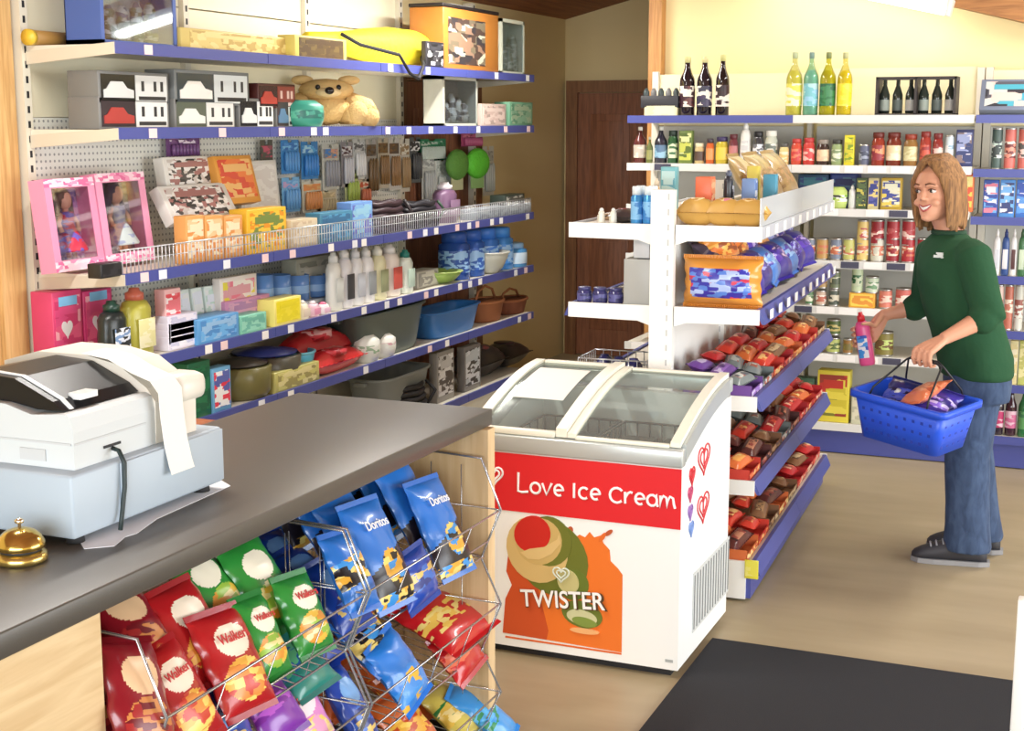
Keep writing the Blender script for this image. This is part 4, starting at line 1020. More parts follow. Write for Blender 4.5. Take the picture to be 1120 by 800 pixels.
PK = [(307, 327, 153, 190, [(70, 140, 200), (60, 120, 190), (140, 200, 236), (90, 150, 210)], 'blue toy card'), (308, 328, 194, 232, [(120, 180, 226), (200, 170, 210), (150, 200, 240), (110, 170, 226)], 'light blue toy card'),
      (329, 348, 155, 196, [(66, 136, 196), (90, 170, 220), (180, 220, 236), (60, 130, 200)], 'blue and white toy card'), (330, 352, 198, 232, [(206, 206, 190), (230, 150, 90), (226, 180, 120), (222, 150, 90)], 'orange and cream toy card'),
      (352, 371, 158, 208, [(206, 206, 196), (80, 140, 210), (226, 170, 140), (150, 150, 156)], 'pale card with blue corner and dark items'), (346, 368, 208, 236, [(206, 196, 170), (226, 210, 170), (196, 180, 140), (190, 176, 140)], 'straw-coloured card'),
      (373, 386, 155, 205, [(150, 146, 150), (90, 60, 64), (230, 230, 230), (200, 200, 206)], 'grey pen card'), (386, 399, 152, 196, [(206, 208, 206), (190, 190, 190), (110, 110, 112), (226, 226, 226)], 'silver pen card'),
      (377, 392, 186, 222, [(190, 200, 150), (210, 220, 140), (80, 90, 60), (170, 190, 90)], 'lime green keyring card'), (392, 404, 196, 226, [(190, 180, 160), (200, 90, 60), (230, 210, 190), (196, 110, 80)], 'card with red and white trinket'),
      (400, 412, 152, 214, [(180, 176, 170), (110, 100, 90), (70, 60, 54), (110, 84, 52)], 'brown-handled tool card'), (413, 425, 151, 206, [(190, 180, 160), (120, 100, 70), (90, 70, 50), (130, 96, 56)], 'brown brush card'),
      (425, 437, 151, 208, [(200, 196, 190), (90, 80, 70), (110, 84, 60), (140, 104, 64)], 'tan brush card'), (437, 448, 152, 210, [(206, 200, 186), (150, 130, 100), (226, 220, 206), (150, 120, 80)], 'cream brush card'),
      (448, 460, 150, 200, [(90, 92, 92), (40, 40, 42), (230, 230, 230), (60, 60, 62)], 'black and white gadget card'), (456, 488, 152, 176, [(40, 120, 84), (60, 140, 100), (30, 100, 70), (190, 200, 190)], 'dark green card'),
      (461, 476, 166, 226, [(190, 190, 184), (206, 206, 202), (150, 150, 150), (170, 172, 170)], 'grey utensil card'), (476, 492, 172, 228, [(206, 208, 202), (170, 176, 172), (226, 226, 222), (190, 194, 190)], 'pale grey utensil card'),
      (504, 528, 146, 160, [(180, 80, 120), (220, 130, 160), (160, 60, 100), (200, 100, 140)], 'pink card'), (528, 540, 160, 214, [(206, 206, 196), (190, 190, 180), (150, 150, 140), (180, 184, 176)], 'white strip card')]
for a_, b_, t_, q_, c, desc in PK: put3(blister, 'hanging_card', a_, b_, t_, q_, -3.685, desc+' hanging on the pegboard', 'hanging pack', c, .022, 0, '')
def puffball(nm, w, d, h, cols):
    b = MB().ball((0, 0, h*.62), (w*.5, d*.5, h*.38), 14, 10).build(nm, [mat(cols[0], .6, 0, .3, .6, 60)])
    MB().bb((-w*.3, .0, 0), (w*.3, .003, h*.4)).build('card', [mat(cols[1], .5)], b); return b
put3(puffball, 'green_ball', 489, 511, 163, 208, -3.62, 'olive green toy ball hanging in a net', 'toy', [(92, 140, 60), (190, 190, 150)], .09, 0, W3)
put3(puffball, 'green_ball', 510, 534, 162, 206, -3.62, 'bright lime green toy ball', 'toy', [(100, 200, 60), (150, 190, 120)], .09, 0, W3)
# standing behind the guard
Lput(carton, 'black_box', 110, 134, 288, 3, .02, 'small black box beside the doll boxes', 'box', [(34, 32, 34), (44, 42, 44), (28, 26, 28)], d=.06, where='')
OG = [(222, 160, 90), (240, 200, 150), (226, 150, 80), (244, 226, 190)]
for a_, b_ in ((204, 224), (225, 245), (246, 266)): Lput(carton, 'orange_pack', a_, b_, 236, 3, .05, 'small orange pack behind the wire guard', 'pack', OG, d=.06, where='', group='orange packs behind the wire guard')
Lput(carton, 'yellow_pack', 270, 314, 228, 3, .06, 'bright yellow-orange pack behind the wire guard', 'pack', [(236, 186, 50), (240, 200, 70), (230, 150, 40), (120, 140, 70)], d=.09, where='')
Lput(carton, 'white_carton', 318, 348, 240, 3, .05, 'low beige carton behind the wire guard', 'carton', [(206, 190, 160), (200, 180, 150), (220, 206, 180)], d=.08, where='')
Lput(carton, 'teal_pack', 350, 386, 232, 3, .05, 'flat blue-teal pack behind the wire guard', 'pack', [(70, 130, 160), (90, 160, 200), (60, 110, 150)], d=.08, where='')
Lput(carton, 'blue_carton', 384, 408, 221, 3, .06, 'small blue and violet carton behind the wire guard', 'carton', [(110, 150, 210), (130, 180, 226), (100, 100, 190), (150, 200, 226)], d=.08, where='')
def coil(nm, w, d, h, cols):
    m = MB()
    for k in range(5):
        rr = 1-.05*k; m.tube([(w*.5*rr*math.cos(2*PI*i/24), d*.5*rr*math.sin(2*PI*i/24), h*.12+h*.19*k+.004*math.sin(5*i+k)) for i in range(24)], h*.1, 6, close=True)
    b = m.build(nm, [mat(cols[0], .5)])
    MB().tube([(w*.36, -d*.4, h*.2), (w*.5, -d*.52, h*.6), (w*.42, -d*.3, h*.95)], h*.06, 6).build('loose_end', [mat(cols[1], .5)], b); return b
Lput(coil, 'cable_coil', 412, 450, 219, 3, .05, 'coil of dark maroon cable behind the wire guard', 'cable', [(52, 32, 40), (40, 30, 34)], d=.12, where='')
Lput(coil, 'cable_coil', 451, 486, 220, 3, .05, 'coil of black cable with dark green tail behind the wire guard', 'cable', [(34, 32, 40), (30, 60, 40)], d=.12, where='')
Lput(squirt, 'purple_bottle', 495, 511, 200, 3, .06, 'small purple bottle with white cap behind the wire guard', 'bottle', [(120, 90, 120), (150, 120, 150), (236, 230, 236)], where='')
Lput(carton, 'dark_tray', 552, 574, 213, 3, .08, 'small dark tray of pale bars at the far end', 'tray', [(50, 60, 52), (200, 200, 190), (90, 90, 80)], d=.1, where='behind the wire guard')
Lput(carton, 'grey_carton', 520, 582, 226, 3, .05, 'long low grey carton at the far end', 'carton', [(150, 160, 170), (170, 180, 186), (130, 140, 150)], d=.1, where='behind the wire guard')
# --- fourth shelf
PN = [(214, 70, 116), (226, 90, 130), (206, 60, 110), (240, 170, 180), (220, 80, 130)]
Lput(carton, 'pink_carton', 58, 91, 318, 4, .28, 'pink carton with white heart, at the shelf end', 'carton', PN, d=.1, sc=16)
Lput(carton, 'pink_carton', 92, 124, 317, 4, .28, 'pink carton with white heart, beside the black bottle', 'carton', [(200, 56, 110)]+PN[1:], d=.1, sc=16)
for ob, c in ((ROOTS[-2][0], (230, 226, 226)), (ROOTS[-1][0], (226, 220, 222))):
    MB().prism(heart(-.01, .12, .06, .07), 'y', -.0545, -.0522).build('white_patch', [mat(c, .4)], ob)
    MB().bb((-.05, -.0545, .205), (.05, -.0522, .24)).build('sky_patch', [mat((130, 190, 230), .4)], ob)
Lput(squirt, 'black_bottle', 126, 152, 330, 4, .02, 'black shampoo bottle with striped label', 'bottle', [(34, 40, 40), (220, 226, 236), (120, 150, 190), (40, 46, 50), (30, 60, 50)])
Lput(squirt, 'yellow_bottle', 152, 180, 316, 4, .015, 'yellow-green bottle with pale label and red-brown cap', 'bottle', [(176, 170, 70), (236, 230, 190), (226, 220, 160), (190, 100, 80)])
Lput(carton, 'red_white_pack', 181, 199, 316, 4, .07, 'red and white pack behind the yellow-green bottle', 'pack', [(230, 180, 180), (220, 80, 90), (240, 230, 230), (226, 120, 130)], d=.05)
for k in range(4): Lput(carton, 'tissue_pack', 184, 217, 343+7.2*(3-k) if False else 366-7.4*k, 4, .05, ['lowest', 'second lowest', 'second highest', 'topmost'][k]+' pale lilac tissue pack of the stack', 'tissues', [(226, 222, 238), (236, 232, 244), (206, 206, 230), (240, 238, 246)], d=.1, dz=max(0, .0245*k), where='beside the yellow-green bottle', group='stack of tissue packs')
for k, (a_, b_) in enumerate(((200, 212), (214, 226), (228, 240))): Lput(carton, 'white_booklet', a_, b_, 318-2*k, 4, .16, 'pale mint upright toothpaste carton', 'carton', [(222, 236, 232), (236, 240, 240), (200, 226, 216), (230, 236, 246)], d=.04, lean=.1)
Lput(carton, 'pink_card', 241, 282, 302, 4, .14, 'white pack with pink and yellow flower print', 'pack', [(240, 232, 226), (240, 226, 80), (236, 130, 150), (246, 240, 230), (230, 170, 180)], d=.04, sc=18)
Lput(carton, 'blue_box', 216, 262, 346, 4, .03, 'flat sky blue box', 'box', [(96, 160, 214), (110, 176, 226), (80, 140, 200), (150, 190, 226)], d=.11)
Lput(carton, 'green_pack', 262, 292, 344, 4, .04, 'flat pale green pack', 'pack', [(130, 200, 176), (150, 210, 186), (110, 180, 160)], d=.09)
Lput(carton, 'pink_pack', 246, 296, 326, 4, .12, 'pink and mauve folded pack', 'pack', [(214, 150, 190), (226, 170, 200), (190, 140, 190)], d=.06)
def mug(nm, w, d, h, cols):
    r = w*.42
    b = MB().lathe([(r*.8, 0), (r, .006), (r, h), (r*.9, h), (r*.88, .01)], 18).build(nm, [mat(cols[0], .25)])
    MB().tube([(r*.95, 0, h*.8), (r*1.35, 0, h*.75), (r*1.4, 0, h*.35), (r*.95, 0, h*.22)], r*.14, 8).build('handle', [mat(cols[0], .25)], b)
    MB().lathe([(r*1.01, h*.3), (r*1.01, h*.6)], 18, cap=False).build('printed_band', [mat(cols[1], .3)], b); return b
for a_, b_ in ((285, 303), (304, 322), (323, 342), (343, 362)): Lput(mug, 'blue_mug', a_, b_, 301, 4, .15, 'blue mug with pale band', 'mug', [(92, 136, 200), (140, 180, 226)], dz=.06, group='blue mugs under the wire guard')
MUGSHELF = MB().bb((-3.6, Lspan(280, 370, 330, 4, .15)[0]-.02, LS[4]+.001), (-3.44, Lspan(280, 370, 330, 4, .15)[1]+.02, LS[4]+.058)).build('mug_riser', mat((206, 214, 222), .5)); tag(MUGSHELF, 'low pale riser box carrying the blue mugs', 'riser')
Lput(carton, 'sponge_pack', 300, 330, 326, 4, .03, 'bright yellow sponge pack with white side', 'pack', [(244, 230, 130), (240, 224, 40), (246, 230, 60), (236, 220, 40)], d=.09)
for i, (a_, b_, yt, c) in enumerate([(333, 344, 329, [(240, 232, 214), (226, 210, 190), (240, 240, 236)]), (345, 355, 330, [(236, 200, 214), (226, 150, 180), (240, 230, 236)]), (356, 366, 331, [(240, 236, 240), (230, 190, 210), (226, 120, 150)])]):
    Lput(squirt, 'small_bottle', a_, b_, yt, 4, .02, ['small cream bottle', 'small pink bottle', 'small white bottle with pink cap'][i], 'bottle', c)
Lput(carton, 'grey_tray', 324, 368, 281, 4, .18, 'long grey-green box at the back above the mugs', 'box', [(150, 152, 140), (130, 134, 124), (170, 170, 160)], d=.08)
TB = [(369, 381, 277, [(230, 232, 226), (206, 210, 206), (236, 238, 236)], 'white tall bottle'), (381, 393, 272, [(226, 226, 230), (60, 60, 64), (236, 236, 236)], 'white tall bottle with black label'), (393, 405, 272, [(236, 238, 240), (190, 196, 206), (226, 230, 236)], 'white tall bottle with grey label'),
      (405, 417, 271, [(240, 242, 244), (150, 156, 160), (236, 236, 236)], 'white tall bottle with silver label'), (418, 431, 270, [(230, 228, 190), (150, 156, 120), (240, 240, 230)], 'cream-yellow tall bottle'), (432, 447, 268, [(236, 228, 222), (206, 90, 80), (236, 236, 236)], 'white tall bottle with red label'), (448, 459, 274, [(226, 236, 226), (190, 214, 200), (40, 130, 120)], 'pale green tall bottle with teal cap')]
for a_, b_, yt, c, ds in TB: Lput(squirt, 'tall_bottle', a_, b_, yt, 4, .03, ds, 'bottle', c)
Lput(carton, 'grey_card', 456, 480, 296, 4, .10, 'small grey tray of oddments', 'tray', [(190, 190, 182), (150, 150, 144), (210, 210, 200)], d=.1)
def bowl(nm, w, d, h, cols):
    r = w/2
    b = MB().lathe([(r*.45, 0), (r*.7, h*.25), (r*.92, h*.7), (r, h), (r*.93, h), (r*.85, h*.7), (r*.62, h*.3), (r*.4, .006)], 24).build(nm, [mat(cols[0], .35)])
    MB().lathe([(r*.98, h*.94), (r*1.05, h*.97), (r*1.05, h*1.02), (r*.95, h*1.02)], 24, cap=False).build('rim', [mat(cols[1], .35)], b); return b
Lput(bowl, 'green_bowl', 481, 505, 297, 4, .06, 'small lime green bowl', 'bowl', [(150, 180, 90), (180, 200, 120)])
for i, (a_, b_, yt, c) in enumerate([(505, 520, 254, (40, 80, 160)), (521, 536, 252, (46, 92, 176)), (537, 552, 250, (60, 120, 206)), (553, 567, 249, (70, 140, 216))]): Lput(spray, 'blue_can', a_, b_, yt, 4, .05, ['navy blue tall can, first of four', 'deep blue tall can, second of four', 'mid blue tall can, third of four', 'bright blue tall can, last of four'][i], 'can', [c, (150, 190, 230), c, c], group='four blue tall cans')
Lput(spray, 'light_blue_can', 568, 582, 266, 4, .03, 'short light blue spray can at the far end', 'can', [(90, 160, 220), (200, 220, 236), (150, 190, 226)])
Lput(bowl, 'silver_bowl', 536, 556, 276, 4, .02, 'small pale bowl before the blue cans', 'bowl', [(190, 190, 176), (206, 206, 196)])
# --- fifth shelf
W5 = 'on the second lowest left shelf'
Lput(carton, 'green_carton', 206, 231, 396, 5, .03, 'dark green carton beside the till', 'carton', [(30, 104, 66), (36, 116, 74), (26, 92, 60)], d=.1)
Lput(carton, 'blue_red_carton', 233, 253, 402, 5, .02, 'white, red and blue carton', 'carton', [(110, 170, 210), (240, 240, 240), (226, 60, 80), (90, 100, 170)], d=.06)
def pan(nm, w, d, h, cols):
    r = w/2; b = MB().lathe([(r*.8, 0), (r*.96, h*.2), (r, h*.95), (r*.94, h), (r*.9, h*.3), (r*.7, h*.18)], 26).build(nm, [mat(cols[0], .3)])
    MB().lathe([(r*.05, h*1.0), (r*.86, h*1.0), (r*.9, h*1.06), (r*.1, h*1.2)], 24).build('lid', [mat(cols[1], .35)], b); return b
Lput(pan, 'storage_tin', 256, 300, 400, 5, .06, 'round dark olive tin', 'tin', [(110, 104, 60), (60, 56, 50)])
Lput(pan, 'storage_tin', 288, 332, 388, 5, .08, 'round dark tin with blue lid', 'tin', [(80, 76, 64), (50, 60, 130)])
Lput(carton, 'yellow_olive_tray', 300, 350, 402, 5, .02, 'low olive-yellow tray of cloths', 'tray', [(190, 184, 110), (206, 200, 120), (160, 150, 90), (220, 210, 150)], d=.09)
Lput(bowl, 'cyan_bowl', 322, 346, 385, 5, .08, 'small cyan plastic bowl', 'bowl', [(90, 180, 214), (120, 200, 226)])
def cushion(nm, w, d, h, cols):
    o = pillow_mb(w, h*2.4, d, None, 12, 12, int(w*999)).build(nm, [mat(cols[0], .4), mat(cols[0], .4)])
    MB().box((0, -d*.42, 0), (w*.4, d*.2, h*.7), 0, None, .01).build('label', [pmat(cols[1:], 30)], o)
    return o
def flatpack(nm, w, d, h, cols):
    m = pillow_mb(w, d, h, None, 12, 12, int(w*997)); R = Matrix.Rotation(-PI/2, 3, 'X')
    m.v = [tuple(R @ Vector(v)+Vector((0, 0, h/2))) for v in m.v]
    o = m.build(nm, [mat(cols[0], .3)])
    MB().lathe([(w*.16, h*.8), (w*.16, h*1.01)], 16).build('label', [pmat(cols[1:], 30)], o); return o
RP = [(176, 34, 40), (200, 60, 70), (150, 26, 34), (226, 170, 170)]
Lput(flatpack, 'red_pack', 320, 392, 362, 5, .1, 'dark red soft pack lying flat at the back', 'pack', RP, d=.16)
Lput(flatpack, 'red_pack', 344, 404, 383, 5, .02, 'bright red soft pack lying at the shelf edge', 'pack', [(196, 44, 48)]+RP[1:], d=.14)
Lput(tub, 'floral_tub', 399, 416, 367, 5, .04, 'small white floral tub', 'tub', [(226, 230, 222), (150, 180, 150), (236, 236, 230)])
Lput(tub, 'floral_tub', 416, 433, 365, 5, .04, 'small white floral tub with pink print', 'tub', [(232, 232, 226), (206, 160, 170), (236, 240, 236)])
def basin(nm, w, d, h, cols):
    m = MB(); rings = []
    for z, k in ((0, .78), (h*.1, .82), (h*.92, .97), (h*.95, 1.04), (h, 1.04), (h, .97), (h*.9, .93), (.012, .76)):
        rings.append([Vector(((abs(math.cos(t))**.5*math.copysign(1, math.cos(t)))*w/2*k, (abs(math.sin(t))**.5*math.copysign(1, math.sin(t)))*d/2*k, z)) for t in [2*PI*i/28 for i in range(28)]])
    b = m.loft(rings).build(nm, [mat(cols[0], .4)])
    for s in (-1, 1): MB().bb((s*w*.5, -d*.12, h*.86), (s*w*.56, d*.12, h*.95), 0, .004).build('handle', [mat(cols[0], .4)], b)
    return b
Lput(basin, 'washing_up_bowl', 394, 474, 338, 5, .03, 'dark grey-green plastic washing-up bowl', 'washing-up bowl', [(86, 98, 92)], d=.26)
Lput(basin, 'blue_washing_bowl', 476, 532, 337, 5, .03, 'blue plastic washing-up bowl', 'washing-up bowl', [(46, 110, 176)], d=.22)
def wicker(nm, w, d, h, cols):
    m = MB(); rings = []; n = 36
    for j in range(9):
        z = h*j/8; k = .78+.2*j/8
        rings.append([Vector((w/2*(k+.012*((i+j) % 2))*math.cos(2*PI*i/n), d/2*(k+.012*((i+j) % 2))*math.sin(2*PI*i/n), z)) for i in range(n)])
    b = m.loft(rings).build(nm, [mat(cols[0], .8)])
    MB().tube([(w*.49*math.cos(2*PI*i/24), d*.49*math.sin(2*PI*i/24), h) for i in range(24)], .009, 6, close=True).build('rim', [mat(cols[1], .8)], b)
    MB().tube([(-w*.45, 0, h*.9), (-w*.3, 0, h*1.5), (0, 0, h*1.75), (w*.3, 0, h*1.5), (w*.45, 0, h*.9)], .008, 6).build('handle', [mat(cols[1], .8)], b); return b
Lput(wicker, 'wicker_basket', 534, 560, 330, 5, .04, 'brown wicker basket beside the blue bowl', 'basket', [(140, 84, 48), (160, 100, 60)], d=.2)
Lput(wicker, 'wicker_basket', 562, 585, 328, 5, .04, 'brown wicker basket at the far shelf end', 'basket', [(120, 66, 40), (150, 90, 54)], d=.2)
# --- bottom shelf
Lput(basin, 'grey_crate', 420, 478, 408, 0, .05, 'grey plastic crate', 'crate', [(130, 136, 134)], d=.26)
Lput(carton, 'clear_pack', 478, 497, 384, 0, .06, 'clear pack of white fittings', 'pack', [(150, 146, 140), (226, 226, 226), (90, 84, 80), (200, 200, 200)], d=.05)
Lput(carton, 'clear_pack', 508, 526, 378, 0, .06, 'clear pack with pale label', 'pack', [(120, 116, 112), (214, 216, 220), (70, 66, 64), (190, 196, 200)], d=.05)
Lput(coil, 'black_hose', 440, 476, 420, 0, .03, 'coil of black hose', 'hose', [(26, 26, 30), (30, 30, 34)], d=.18)
Lput(flatpack, 'dark_pack', 526, 558, 380, 0, .1, 'dark bag of fuel', 'bag', [(46, 42, 42), (120, 60, 60), (60, 56, 56)], d=.24)
Lput(flatpack, 'dark_pack', 556, 584, 376, 0, .1, 'black sack at the far end', 'bag', [(30, 28, 30), (90, 50, 60), (60, 56, 56)], d=.24)

# ------------------------------------------------------------------ goods on the back wall shelving (plane y)
def Bput(kind, nm, px0, px1, ytop, zs, desc, cat, cols, ins=.05, d=None, dz=0.0, where='', lean=0, group=None, **kw):
    Y = 7.4+ins; pm = (px0+px1)/2; zt = ony(pm, ytop, Y).z; zm = (zt+zs)/2; h = max(.03, zt-zs-dz)
    def at(px):
        y = 200.0
        for _ in range(6):
            p = ony(px, y, Y); q = ony(px, y+1, Y); y += (zm-p.z)/(q.z-p.z)
        return ony(px, y, Y).x
    x0, x1 = at(px0), at(px1); w = abs(x1-x0)*.97
    if kind in (can, jar, bottle, squirt, spray):
        o = kind(nm, w/2, h, cols, **kw); o.location = ((x0+x1)/2, Y+w/2, zs+.001+dz)
    else:
        dd = d or min(.16, max(.04, w*.6)); o = kind(nm, w, dd, h, cols, **kw); place(o, ((x0+x1)/2, Y+dd/2, zs+.001+dz+dd/2*abs(math.sin(lean))), 0, lean)
    tag(o, desc, cat, where, group); return o
T1, T2, T3, T4, T5, T6 = [f'on the back wall {n} shelf' for n in ('top', 'second', 'third', 'fourth', 'fifth', 'sixth')]
Bput(carton, 'white_box', 704, 741, 115, BS[0], 'low cream box beneath the dark tray', 'box', [(222, 214, 170), (226, 220, 180), (210, 200, 160)], where=T1, d=.2)
def btray(nm, w, d, h, cols):
    b = MB().box((0, 0, h*.3), (w, d, h*.6), 0, None, .003).build(nm, [mat(cols[0], .5)])
    for i in range(5):
        q = MB(); q.lathe([(w*.08, h*.3), (w*.08, h*.8), (w*.03, h*.98)], 12, (-w*.4+i*w*.2, -d*.3, 0)); q.build('bottle_top', [mat(cols[1+i % 2], .3)], b)
    return b
Bput(btray, 'dark_tray', 700, 742, 96, BS[0], 'dark tray of small bottles on the cream box', 'tray', [(44, 44, 50), (60, 70, 70), (110, 110, 110)], where=T1, d=.18, dz=.045)
for a_, b_, yt, c, ds in [(741, 758, 62, [(30, 20, 26), (100, 50, 46), (60, 30, 40), (226, 220, 206), (206, 200, 140)], 'dark wine bottle with red-brown label'), (760, 777, 62, [(28, 22, 30), (60, 50, 80), (50, 50, 70), (226, 220, 206), (210, 204, 150)], 'dark wine bottle with purple-grey label'), (781, 796, 60, [(26, 18, 20), (50, 20, 30), (220, 210, 200), (40, 24, 30), (200, 196, 130)], 'slim dark wine bottle with small white label')]:
    Bput(bottle, 'wine_bottle', a_, b_, yt, BS[0], ds, 'bottle', c, where=T1, neck=.34)
for a_, b_, c, f, ds in [(858, 876, [(236, 240, 214), (226, 220, 90), (240, 236, 200), (230, 226, 120), (180, 190, 150)], (236, 222, 110), 'clear bottle of pale yellow drink with yellow label'), (877, 894, [(200, 232, 226), (150, 200, 226), (120, 190, 200), (180, 220, 220), (120, 150, 140)], (180, 214, 190), 'pale blue-green bottle of drink'), (895, 913, [(226, 230, 150), (40, 110, 60), (60, 130, 80), (30, 90, 60), (130, 140, 90)], (222, 206, 90), 'yellow bottle of drink with dark green label'), (914, 931, [(240, 240, 200), (240, 220, 50), (236, 210, 40), (244, 226, 80), (190, 190, 140)], (240, 216, 50), 'clear bottle of bright yellow drink')]:
    Bput(bottle, 'drink_bottle', a_, b_, 57, BS[0], ds, 'bottle', c, where=T1, neck=.3, fill=f)
def rackbox(nm, w, d, h, cols):
    m = MB(); t = .012
    for x in (-w/2, -.006, w/2-t): m.bb((x, -d/2, 0), (x+t, d/2, h))
    m.bb((-w/2, -d/2, 0), (w/2, d/2, t)); m.bb((-w/2, -d/2, h-t), (w/2, -d/2+t, h)); m.bb((-w/2, d/2-t, h-t), (w/2, d/2, h))
    b = m.build(nm, [mat(cols[0], .5)])
    for i in range(6):
        q = MB(); r = w*.065; q.lathe([(r, t+.001), (r, h*.55), (r*.4, h*.78), (r*.4, h*.93)], 12, (-w*.41+i*w*.164, 0, 0)); bt = q.build('bottle', [mat((44, 52, 46), .1)], b)
        MB().lathe([(r*1.02, h*.14), (r*1.02, h*.42)], 12, (-w*.41+i*w*.164, 0, 0), cap=False).build('label', [mat([(150, 160, 150), (90, 100, 96), (206, 206, 200)][i % 3], .5)], bt)
    return b
Bput(rackbox, 'bottle_crate', 956, 1047, 84, BS[0], 'dark open crate holding six dark bottles', 'crate', [(52, 46, 44)], where=T1, d=.16)
Bput(carton, 'board_game', 1070, 1150, 88, CS[0], 'slanted boxed game with grey and pink picture', 'box', [(120, 130, 150), (60, 60, 66), (206, 206, 200), (226, 200, 190), (90, 90, 100), (80, 170, 190)], where='on the top shelf of the blue-edged unit', d=.06, lean=.5, sc=12)
S2 = [(691, 705, 139, bottle, [(90, 40, 36), (226, 214, 196), (190, 180, 166), (230, 226, 214)], 'brown sauce bottle with white label'), (706, 713, 150, bottle, [(100, 110, 60), (150, 150, 90), (206, 206, 190)], 'thin olive bottle'), (714, 728, 139, bottle, [(46, 44, 58), (150, 190, 214), (90, 120, 150), (226, 226, 220)], 'dark bottle with pale blue label'),
      (729, 740, 143, jar, [(40, 86, 50), (220, 226, 190), (60, 110, 70), (30, 50, 40)], 'dark green jar'), (742, 757, 143, carton, [(110, 130, 60), (196, 200, 90), (90, 110, 50), (226, 226, 160)], 'olive green box'), (758, 769, 157, jar, [(200, 180, 130), (90, 70, 60), (236, 226, 190)], 'cream-lidded jar'), (771, 780, 152, jar, [(206, 100, 50), (226, 150, 90), (60, 50, 60)], 'orange jar'),
      (781, 795, 150, jar, [(200, 180, 60), (226, 200, 80), (60, 50, 90)], 'mustard yellow jar'), (796, 806, 147, jar, [(110, 50, 60), (190, 120, 120), (90, 30, 40)], 'dark red jar'), (808, 820, 134, squirt, [(236, 236, 230), (226, 226, 222), (206, 206, 206), (240, 240, 236)], 'tall white bottle'),
      (822, 834, 144, jar, [(60, 60, 64), (226, 230, 236), (120, 120, 124), (30, 30, 34)], 'black and white jar'), (835, 849, 143, jar, [(200, 206, 190), (226, 226, 216), (110, 120, 110), (236, 236, 226)], 'pale jar with white lid'), (851, 862, 157, jar, [(226, 206, 140), (240, 226, 190), (226, 190, 120), (90, 90, 86)], 'cream coloured jar'),
      (864, 876, 152, jar, [(206, 80, 60), (226, 130, 100), (200, 60, 60), (190, 60, 56)], 'light red jar'), (877, 890, 151, jar, [(200, 66, 60), (236, 190, 180), (206, 70, 70), (190, 60, 60)], 'red jar with pink label'), (892, 906, 153, jar, [(60, 44, 40), (236, 206, 170), (226, 190, 160), (150, 140, 130)], 'brown jar with peach label'), (908, 921, 153, jar, [(150, 170, 120), (220, 226, 200), (130, 150, 110), (60, 60, 56)], 'pale green jar'),
      (923, 934, 148, carton, [(226, 214, 50), (230, 220, 60), (200, 190, 50), (120, 150, 40)], 'bright yellow carton'), (938, 950, 158, can, [(90, 96, 120), (150, 160, 180), (70, 76, 96)], 'small grey-blue tin'), (952, 967, 145, jar, [(150, 56, 40), (226, 150, 110), (150, 50, 60), (110, 40, 30)], 'brick red jar'), (968, 985, 145, jar, [(120, 50, 36), (236, 226, 200), (226, 210, 170), (110, 40, 30)], 'brown jar with cream label'),
      (987, 1003, 147, jar, [(150, 110, 60), (220, 214, 170), (200, 190, 140), (150, 60, 40)], 'tan jar with red lid'), (1005, 1018, 144, jar, [(160, 60, 50), (200, 90, 70), (150, 50, 50), (140, 50, 44)], 'deep red jar'), (1019, 1031, 146, jar, [(140, 50, 46), (226, 200, 190), (150, 60, 60), (120, 40, 40)], 'deep red jar with white label'), (1033, 1043, 148, can, [(206, 220, 226), (236, 240, 240), (150, 180, 200)], 'white and blue tin'),
      (1045, 1064, 142, carton, [(60, 66, 110), (226, 220, 226), (130, 110, 110), (50, 60, 110), (150, 160, 200)], 'navy blue carton with pale round picture')]
for a_, b_, yt, k, c, ds in S2: Bput(k, 'grocery_'+{bottle: 'bottle', jar: 'jar', carton: 'carton', squirt: 'bottle', can: 'tin'}[k], a_, b_, yt, BS[1], ds, {bottle: 'bottle', jar: 'jar', carton: 'carton', squirt: 'bottle', can: 'tin'}[k], c, where=T2)
for a_, b_, c, ds in [(1084, 1096, [(70, 90, 84), (190, 210, 200), (60, 70, 70), (226, 230, 226)], 'dark green and white can'), (1098, 1111, [(206, 110, 100), (226, 150, 130), (240, 220, 210), (120, 60, 60)], 'red and cream can'), (1113, 1126, [(190, 100, 90), (226, 190, 180), (80, 80, 80), (200, 120, 110)], 'red and grey can')]:
    Bput(can, 'drink_can', a_, b_, 140, CS[1], ds, 'can', c, where='on the second shelf of the blue-edged unit')
Bput(carton, 'teal_carton', 872, 906, 191, BS[2], 'flat dark teal carton stack', 'carton', [(40, 70, 100), (50, 110, 130), (40, 60, 120), (60, 120, 140)], where=T3, ins=.14, d=.12)
Bput(carton, 'blue_carton', 907, 938, 189, BS[2], 'flat navy blue carton stack', 'carton', [(44, 60, 130), (60, 80, 150), (90, 130, 160), (40, 50, 110)], where=T3, ins=.16, d=.12)
Bput(tub, 'green_tub', 906, 926, 205, BS[2], 'lime green and white tub', 'tub', [(190, 210, 120), (130, 180, 60), (240, 240, 230), (60, 60, 56)], where=T3, ins=.03)
Bput(squirt, 'white_tub', 927, 936, 203, BS[2], 'small white bottle beside the lime green tub', 'bottle', [(236, 236, 236), (226, 230, 226), (240, 240, 240)], where=T3)
for a_, b_, c, ds in [(936, 948, [(70, 90, 60), (200, 190, 90), (60, 70, 60), (90, 110, 70)], 'olive green pasta packet'), (949, 961, [(206, 196, 150), (90, 90, 160), (226, 206, 130), (60, 70, 140)], 'cream and blue pasta packet'), (963, 986, [(190, 160, 60), (226, 200, 90), (70, 80, 150), (226, 226, 200)], 'gold and blue rice packet')]:
    Bput(carton, 'food_packet', a_, b_, 195, BS[2], ds, 'packet', c, where=T3, sc=45)
